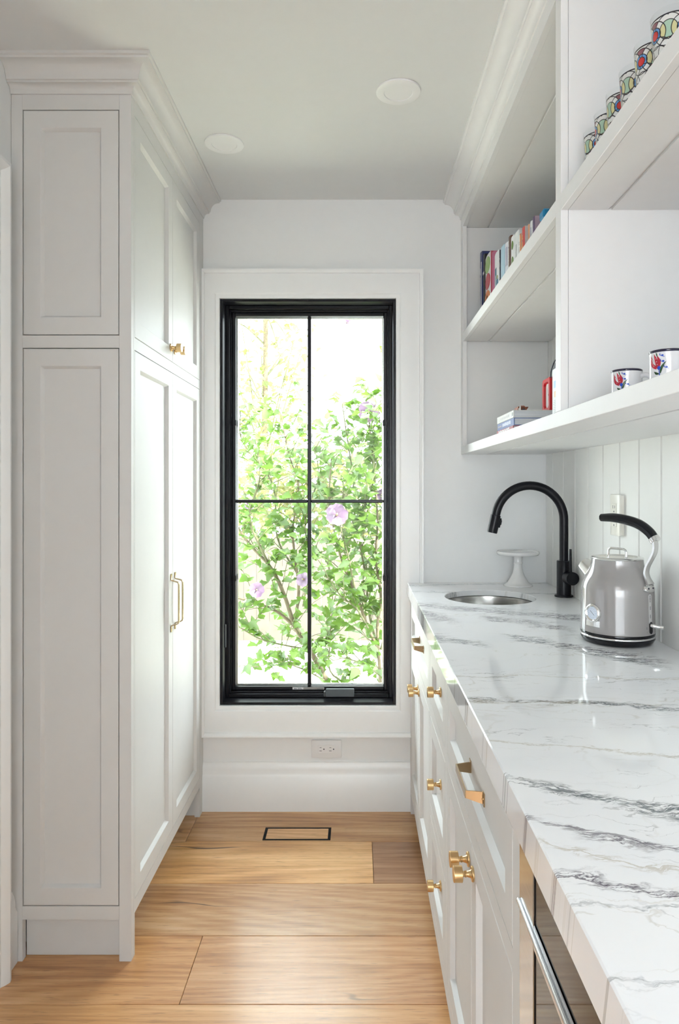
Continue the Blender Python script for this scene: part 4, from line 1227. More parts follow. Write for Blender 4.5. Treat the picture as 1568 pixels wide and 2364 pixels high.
# ------------------------------------------------------------------ small printed mugs
MR = 0.0268
def wrap(bm, poly, da=0.0, dz=0.0, lift=0.0003, mi=0):
    """poly in (arc length, height) on the mug wall"""
    vs = []
    for s, h in poly:
        a = s / MR + da
        vs.append(bm.verts.new(((MR + lift) * math.cos(a), (MR + lift) * math.sin(a), h + dz)))
    f = bm.faces.new(vs); f.material_index = mi
    return f
def leafpoly(x0, y0, x1, y1, w, n=5, bend=0.0):
    dx, dy = x1 - x0, y1 - y0; L = math.hypot(dx, dy); nx, ny = -dy / L, dx / L
    A, C = [], []
    for k in range(n + 1):
        t = k / n; ww = w * math.sin(PI * min(1, t * 0.92 + 0.08)) * (1 - 0.3 * t); b = bend * math.sin(PI * t)
        px, py = x0 + dx * t + nx * b, y0 + dy * t + ny * b
        A.append((px + nx * ww, py + ny * ww)); C.append((px - nx * ww, py - ny * ww))
    return A + C[::-1]
M['mred'] = simple('print_red', (0.50, 0.03, 0.05), 0.2); M['mblue'] = simple('print_blue', (0.02, 0.08, 0.50), 0.2)
M['mgreen'] = simple('print_green', (0.035, 0.085, 0.03), 0.2); M['mnavy'] = simple('enamel_navy', (0.012, 0.010, 0.04), 0.12, coat=0.5)
M['menam'] = simple('white_enamel', (0.84, 0.83, 0.85), 0.12, coat=0.6, var=0.004)
mug0 = None
for i, (x, y, ra) in enumerate(((0.4935, 1.250, 0), (0.4865, 1.070, -2))):
    lb = ['small white tulip print mug with dark rim nearer the shelf divider', 'small white tulip print mug with dark rim further from the shelf divider'][i]
    if mug0 is None:
        mug0 = thing('mug', lb, 'mug', (x, y, ZS1 + 0.0004), group='small printed mugs on the lower shelf', local=True)
        bm = B(); lathe(bm, [(0.0, 0.0), (0.023, 0.0), (0.0255, 0.002), (0.0268, 0.006), (0.0268, 0.0535), (0.0252, 0.0535), (0.0250, 0.008), (0.0, 0.006)], seg=56); obj('cup', bm, M['menam'], mug0, smooth=50)
        bm = B(); lathe(bm, [(0.0268, 0.0533), (0.0275, 0.0545), (0.0275, 0.0565), (0.0262, 0.0575), (0.0250, 0.0565), (0.0250, 0.0536)], seg=56, caps=False); obj('rim', bm, M['mnavy'], mug0, smooth=60)
        ha = R(-42)
        hv = Vector((math.cos(ha), math.sin(ha), 0))
        pth = [hv * r_ + Vector((0, 0, z_)) for r_, z_ in ((0.025, 0.044), (0.032, 0.046), (0.041, 0.043), (0.046, 0.034), (0.045, 0.024), (0.039, 0.016), (0.031, 0.012), (0.025, 0.012))]
        bm = B(); tube(bm, catmull(pth, 5), 0.0042, 14); hn = obj('handle', bm, M['menam'], mug0, smooth=60)
        bm = B()
        for r_, z_, s_ in ((0.0415, 0.0455, 1), (0.0455, 0.0425, 1.2), (0.0485, 0.038, 0.9), (0.0505, 0.033, 1.2), (0.050, 0.027, 0.9)):
            lathe(bm, [(0.0013 * s_, -0.0006), (0.0013 * s_, 0.0004), (0, 0.0008)], hv * r_ + Vector((0, 0, z_)) + Vector((-math.sin(ha), math.cos(ha), 0)) * -0.0016, 8, hv + Vector((0, 0, 0.5)))
        obj('handle_print', bm, M['mnavy'], hn)
        P0 = R(-138)
        bm = B()
        for k, (x0, y0, x1, y1, w_, b_) in enumerate(((0.001, 0.028, -0.0125, 0.050, 0.0028, 0.002), (0.002, 0.029, -0.0055, 0.0515, 0.0030, -0.0005), (0.0035, 0.0285, -0.001, 0.0495, 0.0026, -0.0025), (-0.0005, 0.027, -0.0115, 0.0445, 0.0026, 0.003))):
            wrap(bm, leafpoly(x0, y0, x1, y1, w_, 6, b_), P0, 0, 0.0003 + 0.00015 * k, 0)
        obj('tulip_print', bm, M['mred'], mug0, smooth=0)
        bm = B(); wrap(bm, [(0.0035 + 0.0026 * math.cos(a), 0.0285 + 0.0032 * math.sin(a)) for a in [2 * PI * k / 12 for k in range(12)]], P0, 0, 0.0010)
        wrap(bm, [(0.0030, 0.026), (0.0042, 0.026), (0.0055, 0.012), (0.0040, 0.012)], P0, 0, 0.0008)
        for cx_, cz_ in ((0.0095, 0.0385), (0.0085, 0.0475), (0.0145, 0.029)):
            wrap(bm, [(cx_ + 0.0019 * math.cos(a), cz_ + 0.0016 * math.sin(a)) for a in [2 * PI * k / 10 for k in range(10)]], P0, 0, 0.0006)
            wrap(bm, leafpoly(cx_ - 0.0035, cz_ + 0.004, cx_ - 0.001, cz_ - 0.001, 0.0008, 4, -0.0015), P0, 0, 0.0007)
            wrap(bm, leafpoly(cx_, cz_ - 0.0012, cx_ + 0.0042, cz_ - 0.0008, 0.0005, 4, -0.0012), P0, 0, 0.0007)
        obj('blue_print', bm, M['mblue'], mug0, smooth=0)
        bm = B(); wrap(bm, leafpoly(0.0055, 0.020, 0.0145, 0.0385, 0.0022, 6, 0.0022), P0, 0, 0.0008); wrap(bm, leafpoly(0.0035, 0.019, -0.005, 0.024, 0.0022, 5, 0.001), P0, 0, 0.0008)
        wrap(bm, leafpoly(0.001, 0.046, -0.0015, 0.0535, 0.0011, 4, 0.0), P0, 0, 0.0009)
        obj('leaf_print', bm, M['mgreen'], mug0, smooth=0)
        bm = B()
        for k in range(9):
            a = R(-138) + (-0.0045 + 0.0028 * (k % 3) - 0.0012 * (k // 3)) / MR
            zz = 0.032 + 0.0045 * (k // 3) + 0.001 * (k % 3)
            wrap(bm, [((0.0006 * math.cos(b)), zz + 0.0006 * math.sin(b)) for b in [2 * PI * q / 6 for q in range(6)]], a, 0, 0.0012)
        obj('dots_print', bm, M['menam'], mug0, smooth=0)
    else:
        g = mug0.copy(); COL.objects.link(g); g['label'] = lb; g.location = (x, y, ZS1 + 0.0004); g.rotation_euler.z = R(-10)
        for ch in list(mug0.children):
            c = ch.copy(); COL.objects.link(c); c.parent = g
            for q in ch.children:
                w_ = q.copy(); COL.objects.link(w_); w_.parent = c
# ------------------------------------------------------------------ books on the middle shelf (spines face the aisle)
ZM = 1.901
def bookmat(name, col, rough=0.35):
    return simple(name, col, rough, var=0.05, nscale=60)
_bm = {}
def bcol(c):
    if c not in _bm: _bm[c] = bookmat('book_cloth_%d' % len(_bm), c)
    return _bm[c]
W_ = (0.78, 0.79, 0.80)
prng = random.Random(11)
def book(label, y0, y1, ztop, col, side=None, x=0.49, depth=0.17, decos=()):
    """y0 near, y1 far. decos: (kind, fraction across spine, width fraction, z0, z1, colour)"""
    t = thing('book', label, 'book', (x + depth / 2, (y0 + y1) / 2, ZM), group='books standing on the middle shelf')
    th = y1 - y0; z0 = ZM + 0.0005; g = 0.0003
    c = bcol(col); sc = bcol(side if side else col)
    bm = B()
    cv = min(0.0022, th * 0.18)
    xs = x + min(0.003, th * 0.2)
    # cover: rounded spine + two boards
    prof = [(xs + depth, y0 + g), (xs, y0 + g)] + [(x + (xs - x) * (1 - math.sin(PI * k / 6)), y0 + g + (th - 2 * g) * k / 6) for k in range(1, 6)] + [(xs, y1 - g), (xs + depth, y1 - g), (xs + depth, y1 - g - cv), (xs + cv, y1 - g - cv), (xs + cv, y0 + g + cv), (xs + depth, y0 + g + cv)]
    prism(bm, prof, z0, ztop, 'XY')
    for f in bm.faces:
        n = f.normal
        if abs(n.y) > 0.9 and f.calc_center_median().x > xs + cv: f.material_index = 1
    obj('cover', bm, [c, sc], t)
    bm = B(); box(bm, xs + cv + 0.0002, xs + depth - 0.004, y0 + g + cv + 0.0001, y1 - g - cv - 0.0001, z0 + 0.003, ztop - 0.003); obj('pages', bm, M['paper'], t)
    for kind, f0, wf, a, b, dc in decos:
        bm = B(); ym = y1 - th * f0; hw = th * wf / 2
        if kind == 'band': box(bm, x - 0.0004, x + 0.0012, ym - hw, ym + hw, a, b)
        elif kind == 'disc':
            n = 20; rz = (b - a) / 2; zc_ = (a + b) / 2
            A = [bm.verts.new((x - 0.0006, ym + hw * math.cos(2 * PI * k / n), zc_ + rz * math.sin(2 * PI * k / n))) for k in range(n)]
            bm.faces.new(A)
            r = bmesh.ops.extrude_face_region(bm, geom=list(bm.faces)); bmesh.ops.translate(bm, verts=[v for v in r['geom'] if isinstance(v, bmesh.types.BMVert)], vec=(0.002, 0, 0))
            bmesh.ops.recalc_face_normals(bm, faces=bm.faces)
        elif kind == 'text':
            z_ = b
            while z_ > a:
                hh = prng.uniform(0.0025, 0.0045)
                if prng.random() > 0.14: box(bm, x - 0.0005, x + 0.0012, ym - hw * prng.uniform(0.6, 1), ym + hw * prng.uniform(0.6, 1), z_ - hh, z_)
                z_ -= hh + 0.0014
        obj({'band': 'spine_band', 'disc': 'spine_picture', 'text': 'spine_lettering'}[kind], bm, bcol(dc), t, smooth=0)
    return t
WH = (0.85, 0.85, 0.85)
# widths follow the order of the row, far end first
row = [
 ('tall navy book with white spine lettering beside the shelf end', (282, 287), 2.190, (0.03, 0.04, 0.15), None, 0.470, [('text', 0.40, 0.22, 1.93, 2.13, WH), ('band', 0.86, 0.10, 1.905, 2.15, WH)]),
 ('slim black book between the navy book and the fruit cover', (287, 293), 2.165, (0.01, 0.01, 0.012), None, 0.474, [('band', 0.5, 0.6, 2.09, 2.10, WH)]),
 ('tall white book with fruit photographs on its spine', (293, 306.5), 2.172, W_, (0.5, 0.1, 0.14), 0.476,
    [('disc', 0.52, 0.80, 2.105, 2.165, (0.28, 0.46, 0.11)), ('disc', 0.55, 0.78, 2.045, 2.103, (0.50, 0.02, 0.04)), ('disc', 0.48, 0.80, 1.992, 2.043, (0.72, 0.20, 0.02)), ('disc', 0.46, 0.22, 2.012, 2.026, (0.08, 0.22, 0.03)), ('disc', 0.5, 0.80, 1.925, 1.990, (0.52, 0.02, 0.03))]),
 ('slim pink book beside the fruit cover', (307, 314), 2.146, (0.50, 0.12, 0.24), (0.6, 0.2, 0.32), 0.482, []),
 ('white book with a teal and blue spine picture', (315, 326), 2.128, W_, None, 0.484, [('band', 0.42, 0.30, 1.91, 2.075, (0.03, 0.15, 0.24)), ('band', 0.72, 0.26, 1.91, 2.03, (0.02, 0.18, 0.30)), ('text', 0.42, 0.14, 1.94, 2.05, WH), ('disc', 0.72, 0.2, 2.03, 2.045, (0.4, 0.45, 0.2))]),
 ('slim black book beside the pale blue book', (326.2, 329.3), 2.118, (0.012, 0.014, 0.03), None, 0.486, [('text', 0.5, 0.4, 1.93, 2.09, WH)]),
 ('pale blue book with a faint winter scene on its spine', (329.5, 338), 2.116, (0.42, 0.60, 0.72), (0.55, 0.7, 0.78), 0.486, [('band', 0.6, 0.5, 1.975, 1.990, (0.35, 0.42, 0.58)), ('band', 0.55, 0.6, 2.0, 2.003, (0.4, 0.48, 0.62))]),
 ('white and lavender book beside the pale blue book', (338, 346), 2.106, (0.70, 0.72, 0.80), None, 0.488, [('band', 0.65, 0.4, 2.03, 2.09, (0.5, 0.5, 0.62))]),
 ('dark brown book with bold white spine lettering', (346, 353), 2.112, (0.09, 0.035, 0.02), (0.16, 0.06, 0.04), 0.490, [('text', 0.30, 0.34, 1.92, 2.10, WH)]),
 ('white book with green leaves printed on its spine', (353, 361), 2.098, W_, None, 0.490, [('disc', 0.6, 0.42, 2.055, 2.083, (0.12, 0.24, 0.03)), ('disc', 0.62, 0.42, 2.005, 2.033, (0.14, 0.25, 0.05))]),
 ('tall white book with faint grey lettering beside the leaf spine', (361, 371.5), 2.088, (0.72, 0.74, 0.74), (0.78, 0.8, 0.8), 0.490, [('text', 0.55, 0.2, 1.95, 2.05, (0.45, 0.46, 0.48))]),
 ('white paperback with an orange stripe down its spine', (371.5, 378), 2.060, (0.78, 0.78, 0.75), (0.62, 0.67, 0.62), 0.490, [('band', 0.80, 0.28, 1.905, 2.059, (0.75, 0.30, 0.10)), ('text', 0.35, 0.16, 1.95, 2.04, (0.4, 0.4, 0.42))]),
 ('red paperback with orange spine lettering', (378, 385), 2.072, (0.60, 0.06, 0.05), (0.58, 0.56, 0.56), 0.490, [('text', 0.45, 0.4, 1.92, 2.05, (0.85, 0.38, 0.12))]),
 ('pale lilac paperback with an orange spine', (392.5, 396), 2.048, (0.72, 0.36, 0.20), (0.70, 0.70, 0.76), 0.500, []),
 ('slim white paperback with dark lettering beside the purple book', (398, 403), 2.048, (0.76, 0.77, 0.79), None, 0.498, [('text', 0.6, 0.2, 1.95, 2.03, (0.3, 0.3, 0.38))]),
 ('purple book with a mauve cover', (403, 408), 2.052, (0.12, 0.08, 0.16), (0.47, 0.34, 0.40), 0.497, [('text', 0.5, 0.15, 1.96, 2.03, (0.5, 0.45, 0.6))]),
]
ycur = 2.68
TOPS = (536, 531, 533, 537, 538, 541, 551, 558, 573, 574, 584, 578, 594, 600, 608, 618)
for (lb, (ua, ub), zt, c1, c2, x, dec), v_top in zip(row, TOPS):
    y1 = min(ycur - 0.0006, x * 1576 / ua); y0 = x * 1576 / ub
    z_old = zt
    zt = CAMZ + v_top * (0.7 * y0 + 0.3 * y1) / 1576
    dec = [(k_, f_, w_, max(ZM + 0.002, a_ + zt - z_old), min(zt - 0.001, b_ + zt - z_old), c_) for k_, f_, w_, a_, b_, c_ in dec]
    book(lb, y0, y1, zt, c1, c2, x, 0.15, dec)
    ycur = y0
# blue box and blue cloth pouch at the near end of the row
t = thing('storage_box', 'small white box with a bright blue lid beside the purple book', 'box', (0.54, ycur - 0.04, ZM))
yb = ycur - 0.012
bm = B(); box(bm, 0.510, 0.59, yb - 0.038, yb, ZM + 0.0005, 2.036, 0.002); obj('carton', bm, bcol((0.68, 0.72, 0.66)), t)
bm = B(); box(bm, 0.509, 0.591, yb - 0.039, yb + 0.001, 2.0365, 2.062, 0.004); obj('lid', bm, bcol((0.01, 0.23, 0.46)), t)
bm = B(); lathe(bm, [(0.0, 0.0), (0.035, 0.0), (0.042, 0.02), (0.043, 0.06), (0.038, 0.09), (0.030, 0.118), (0.020, 0.130), (0.0, 0.132)], (0.536, yb - 0.130, ZM + 0.0005), 28)
rr_ = random.Random(3)
for v in bm.verts:
    a = math.atan2(v.co.y - (yb - 0.130), v.co.x - 0.536); k = 1 + 0.06 * math.sin(5 * a + v.co.z * 60)
    v.co.x = 0.536 + (v.co.x - 0.536) * k; v.co.y = (yb - 0.130) + (v.co.y - (yb - 0.130)) * k
tag(obj('pouch', bm, simple('blue_cloth', (0.02, 0.12, 0.48), 0.7, var=0.3, nscale=30, bump=0.3, bscale=60), smooth=60), 'rounded blue cloth pouch at the end of the book row', 'pouch')

# ------------------------------------------------------------------ stack of lying books, clock, leather rest, carton
def flat_book(label, z0, z1, y0, y1, x0, x1, col, texts):
    t = thing('book', label, 'book', ((x0 + x1) / 2, (y0 + y1) / 2, z0), group='books lying in a stack on the lower shelf')
    c = bcol(col); cv = 0.0022
    bm = B(); box(bm, x0, x0 + 0.003, y0, y1, z0, z1, 0.0008); box(bm, x0 + 0.003, x1, y0, y1, z0, z0 + cv); box(bm, x0 + 0.003, x1, y0, y1, z1 - cv, z1); obj('cover', bm, c, t)
    bm = B(); box(bm, x0 + 0.0032, x1 - 0.003, y0 + 0.0025, y1 - 0.0025, z0 + cv + 0.0001, z1 - cv - 0.0001); obj('pages', bm, M['paper'], t)
    for ya, yb_, f0, f1, dc in texts:
        bm = B(); y_ = yb_
        while y_ > ya:
            w = prng.uniform(0.004, 0.008)
            box(bm, x0 - 0.0004, x0 + 0.001, y_ - w, y_, z0 + (z1 - z0) * f0 * prng.uniform(0.85, 1.1), z0 + (z1 - z0) * f1 * prng.uniform(0.9, 1.05)); y_ -= w + 0.002
        obj('spine_lettering', bm, bcol(dc), t, smooth=0)
flat_book('lying red book at the bottom of the stack', ZS1 + 0.0004, 1.482, 2.052, 2.290, 0.468, 0.64, (0.55, 0.20, 0.22), [(2.10, 2.26, 0.70, 0.92, WH)])
flat_book('lying blue book with white lettering in the middle of the stack', 1.4824, 1.5052, 2.049, 2.286, 0.470, 0.64, (0.19, 0.25, 0.46), [(2.09, 2.21, 0.35, 0.8, (0.75, 0.8, 0.9)), (2.225, 2.275, 0.4, 0.65, (0.5, 0.5, 0.52))])
flat_book('lying white book on top of the stack', 1.5056, 1.528, 2.050, 2.288, 0.469, 0.645, (0.80, 0.80, 0.77), [(2.11, 2.24, 0.35, 0.65, (0.72, 0.72, 0.71)), (2.062, 2.070, 0.3, 0.75, (0.4, 0.4, 0.4))])
ZK = 1.5284
# small bent brown leather rest with a pale stripe
t = thing('leather_stand', 'small bent brown leather stand with a pale stripe on the book stack', 'stand', (0.525, 2.16, ZK))
def ribbon(bm, pts, y0, y1, th):
    poly = [(p[0], p[1]) for p in pts]; out = []
    for k in range(len(poly)):
        a = poly[max(k - 1, 0)]; b = poly[min(k + 1, len(poly) - 1)]
        dx, dz = b[0] - a[0], b[1] - a[1]; L = math.hypot(dx, dz); out.append((poly[k][0] - dz / L * th, poly[k][1] + dx / L * th))
    prism(bm, poly + out[::-1], y0, y1, 'XZ')
prof = [(0.503, ZK + 0.001), (0.5035, ZK + 0.012), (0.505, ZK + 0.018), (0.509, ZK + 0.0205), (0.522, ZK + 0.0205), (0.526, ZK + 0.016), (0.528, ZK + 0.007), (0.533, ZK + 0.0025), (0.540, ZK + 0.0045)]
bm = B(); ribbon(bm, prof, 2.135, 2.185, 0.0018); obj('strap', bm, M['leather'], t)
bm = B(); box(bm, 0.5068, 0.5115, 2.1335, 2.1350, ZK + 0.0006, ZK + 0.0222); obj('stripe', bm, bcol((0.8, 0.76, 0.72)), t)
bm = B()
for x_, z_ in ((0.518, 0.010), (0.5225, 0.011)):
    lathe(bm, [(0.0022, 0), (0.0022, 0.002), (0, 0.0024)], (x_, 2.1350, ZK + z_), 12, '-Y')
obj('studs', bm, M['ink'], t)
bm = B(); prism(bm, [(0.512, ZK + 0.0006), (0.512, ZK + 0.019), (0.536, ZK + 0.019), (0.5265, ZK + 0.0035), (0.5265, ZK + 0.0006)], 2.1352, 2.139, 'XZ'); obj('inner_block', bm, simple('dark_leather', (0.16, 0.045, 0.02), 0.5, var=0.2), t)

# red square alarm clock, face to the aisle
t = thing('alarm_clock', 'red square alarm clock with round white dial standing on the book stack', 'clock', (0.612, 2.134, ZK))
cy0, cy1, cz0, cz1, cxf = 2.090, 2.178, ZK + 0.0004, ZK + 0.108, 0.590
def rrect(hw, hh, r, n=6):
    p = []
    for cx_, cz_, a0 in ((hw - r, hh - r, 0), (-hw + r, hh - r, 90), (-hw + r, -hh + r, 180), (hw - r, -hh + r, 270)):
        for k in range(n + 1): p.append((cx_ + r * math.cos(R(a0 + 90 * k / n)), cz_ + r * math.sin(R(a0 + 90 * k / n))))
    return p
cyc, czc = (cy0 + cy1) / 2, (cz0 + cz1) / 2
bm = B()
oc = rrect((cy1 - cy0) / 2, (cz1 - cz0) / 2, 0.012); nO = len(oc)
A = [bm.verts.new((cxf + 0.003, cyc + a, czc + b)) for a, b in oc]; A2 = [bm.verts.new((cxf, cyc + a * 0.95, czc + b * 0.96)) for a, b in oc]
Bk = [bm.verts.new((cxf + 0.04, cyc + a, czc + b)) for a, b in oc]
ci = [bm.verts.new((cxf, cyc + 0.038 * math.cos(math.atan2(b, a)), czc + 0.047 * math.sin(math.atan2(b, a)))) for a, b in oc]
cj = [bm.verts.new((cxf + 0.007, cyc + 0.034 * math.cos(math.atan2(b, a)), czc + 0.043 * math.sin(math.atan2(b, a)))) for a, b in oc]
for p, q in ((Bk, A), (A, A2), (A2, ci), (ci, cj)):
    for k in range(nO):
        j = (k + 1) % nO; bm.faces.new([p[k], p[j], q[j], q[k]])
bm.faces.new(Bk); bmesh.ops.recalc_face_normals(bm, faces=bm.faces)
obj('case', bm, M['red'], t)
bm = B(); vs_ = [bm.verts.new((cxf + 0.0069, cyc + 0.0342 * math.cos(2 * PI * k / 40), czc + 0.0432 * math.sin(2 * PI * k / 40))) for k in range(40)]; bm.faces.new(vs_[::-1]); obj('dial', bm, M['dial'], t, smooth=0)
bm = B()
def hand(bm, ang_, L, w):
    dy_, dz_ = math.cos(ang_), math.sin(ang_)
    p = [(-dz_ * w, dy_ * w), (dz_ * w, -dy_ * w), (dz_ * w * 0.4 + dy_ * L, -dy_ * w * 0.4 + dz_ * L), (-dz_ * w * 0.4 + dy_ * L, dy_ * w * 0.4 + dz_ * L)]
    bm.faces.new([bm.verts.new((cxf + 0.0058, cyc + a - 0.004, czc + b)) for a, b in p])
hand(bm, R(70), 0.026, 0.0012); hand(bm, R(262), 0.032, 0.0008); hand(bm, R(160), 0.008, 0.003)
obj('hands', bm, M['ink'], t, smooth=0)
bm = B(); lathe(bm, [(0.006, 0.0), (0.006, 0.004), (0, 0.005)], (cxf + 0.018, cy0 + 0.012, cz1), 16); obj('alarm_button', bm, M['ink'], t)

# white printed carton with a black cord handle
t = thing('printed_carton', 'white printed paper carton with grey top and black cord handle by the divider', 'carton', (0.557, 1.75, ZS1))
cx0 = 0.5145
bm = B(); box(bm, cx0, 0.60, 1.70, 1.80, ZS1 + 0.0005, 1.6065, 0.0008); obj('carton', bm, bcol((0.76, 0.77, 0.75)), t)
bm = B(); prism(bm, [(cx0 + 0.001, 1.6068), (0.599, 1.6068), (0.585, 1.625), (cx0 + 0.006, 1.625)], 1.701, 1.799, 'XZ'); obj('grey_top', bm, bcol((0.16, 0.16, 0.19)), t)
bm = B(); tube(bm, catmull([(cx0 - 0.002, 1.808, 1.586), (cx0 - 0.001, 1.806, 1.605), (cx0 + 0.002, 1.79, 1.625), (cx0 + 0.004, 1.775, 1.630), (cx0 + 0.005, 1.765, 1.622)], 6), 0.0016, 8); obj('cord', bm, M['ink'], t)
bm = B(); box(bm, cx0 - 0.0006, cx0 + 0.001, 1.755, 1.787, 1.556, 1.574); obj('blue_drawing', bm, bcol((0.25, 0.48, 0.72)), t)
bm = B(); box(bm, cx0 - 0.0006, cx0 + 0.001, 1.755, 1.783, 1.532, 1.547); obj('orange_drawing', bm, bcol((0.75, 0.5, 0.25)), t)
bm = B()
for k in range(12): box(bm, cx0 - 0.0005, cx0 + 0.001, 1.72, 1.790 - 0.004 * (k % 3), 1.472 + 0.0046 * k, 1.4732 + 0.0046 * k)
obj('printed_lines', bm, bcol((0.42, 0.44, 0.46)), t)
# ------------------------------------------------------------------ garden outside the window
GZ = -0.45
bm = B(); box(bm, -9, 9, YB + 0.25, 16, GZ - 0.05, GZ); 
tag(obj('ground', bm, M['lawn']), 'sunlit pale lawn outside the window', 'lawn', kind='structure')
fn = thing('fence', 'pale board fence at the end of the garden', 'fence', (-0.5, 7.5, GZ))
pm = None
for k in range(44):
    x = -3.6 + 0.1425 * k
    if pm is None:
        bm = B(); prism(bm, [(-0.07, 0.0), (0.07, 0.0), (0.07, 1.10), (0.05, 1.13), (-0.05, 1.13), (-0.07, 1.10)], -0.009, 0.009, 'XZ')
        pm = bpy.data.meshes.new('picket'); bm.to_mesh(pm); bm.free(); pm.materials.append(M['fence'])
    meshobj('picket', pm, fn, (x + 0.5, 0, 0.04))
for z in (0.25, 0.85):
    bm = B(); box(bm, -3.9, 2.8, 7.511, 7.55, GZ + z, GZ + z + 0.09); obj('rail', bm, M['fence'], fn)

rg = random.Random(21)
# lobed leaf, length 1 along +x, folded along the midrib
def leaf_data():
    out = [(0.0, 0.0), (0.10, 0.22), (0.28, 0.30), (0.40, 0.43), (0.52, 0.25), (0.75, 0.17), (1.0, 0.0)]
    mid = [(0.0, 0), (0.28, 0), (0.52, 0), (0.75, 0), (1.0, 0)]
    v = [(x, 0, 0.02 - 0.10 * x * x) for x, _ in mid]
    def side(s): return [(x, s * y, 0.02 - 0.10 * x * x + 0.28 * y) for x, y in out[1:-1]]
    L, Rr = side(1), side(-1)
    v += L + Rr        # 0-4 mid, 5-9 left, 10-14 right
    f = []
    for o, rev in ((5, False), (10, True)):
        q = [(0, 1, o + 1, o), (1, 2, o + 3, o + 2), (1, o + 2, o + 1), (2, 3, o + 4, o + 3), (3, 4, o + 4)]
        f += [tuple(reversed(p)) if rev else p for p in q]
    return np.array(v), f
LV, LF = leaf_data()
def leaf_mesh(name, mat):
    me = bpy.data.meshes.new(name); me.from_pydata([tuple(p) for p in LV], [], LF); me.materials.append(mat); me.shade_smooth(); return me
LEAF = leaf_mesh('leaf', M['leaf'])
def leaf_rot(dirv):
    """leaf hangs out along dirv with its face turned up and about"""
    dx = Vector(dirv).normalized()
    up = Vector((rg.uniform(-0.5, 0.5), rg.uniform(-0.9, 0.3), rg.uniform(0.2, 1.0)))
    y = up.cross(dx).normalized(); z = dx.cross(y)
    return Matrix((dx, y, z)).transposed()
def foliage(name, parent, mats_list, mat):
    """many leaves joined: only for those past the limit"""
    V, F = [], []
    org = ORG[parent.name]
    n = len(LV)
    for k, (Mx3, s, p) in enumerate(mats_list):
        A = np.array(Mx3) * s
        P = LV @ A.T + np.array(p - org)
        V.append(P); F += [tuple(i + k * n for i in f) for f in LF]
    V = np.concatenate(V)
    me = bpy.data.meshes.new(name); me.from_pydata(V.tolist(), [], F); me.materials.append(mat); me.shade_smooth()
    o = bpy.data.objects.new(name, me); COL.objects.link(o); o.parent = parent; o['kind'] = 'stuff'
    return o
def P3(px, py, d):      # sighted point of a branch, at distance d
    return Vector(((px - 825) * d / 1576, d, CAMZ - (py - 1118) * d / 1576))
PETAL = bpy.data.meshes.new('petal')
def petal_mesh():
    V, F = [], []
    n, m_ = 5, 4
    for i in range(n + 1):
        t = i / n
        w = 0.10 + 0.46 * math.sin(PI * (0.12 + 0.70 * t)) if t < 1 else 0.30
        for j in range(m_ + 1):
            s = j / m_ * 2 - 1
            V.append((t, s * w, 0.35 * t - 0.30 * t * t + 0.06 * math.sin(6 * s + 3 * t) * t))
    for i in range(n):
        for j in range(m_):
            a = i * (m_ + 1) + j; F.append((a, a + 1, a + m_ + 2, a + m_ + 1))
    PETAL.from_pydata(V, [], F); PETAL.materials.append(M['petal']); PETAL.shade_smooth()
petal_mesh()
def flower(parent, p, r, face):
    bm = B(); q = Vector(face).normalized()
    lathe(bm, [(0.0, -0.004), (0.25 * r, 0.02 * r), (0.30 * r, 0.10 * r), (0.12 * r, 0.05 * r), (0.0, 0.04 * r)], p, 14, q)
    fl = obj('flower', bm, M['petalc'], parent)
    org = ORG[parent.name]
    base = q.to_track_quat('Z', 'Y').to_matrix().to_4x4()
    for k in range(5):
        o = bpy.data.objects.new('petal', PETAL); COL.objects.link(o); o.parent = fl
        o.matrix_basis = Matrix.Translation(Vector(p) - org) @ base @ Matrix.Rotation(2 * PI * k / 5 + rg.uniform(-0.1, 0.1), 4, 'Z') @ Matrix.Rotation(R(-14), 4, 'Y') @ Matrix.Scale(r, 4)
    bm = B(); tube(bm, [p, Vector(p) + q * r * 0.55], [0.10 * r, 0.07 * r], 8); obj('stamen', bm, M['stamen'], fl)

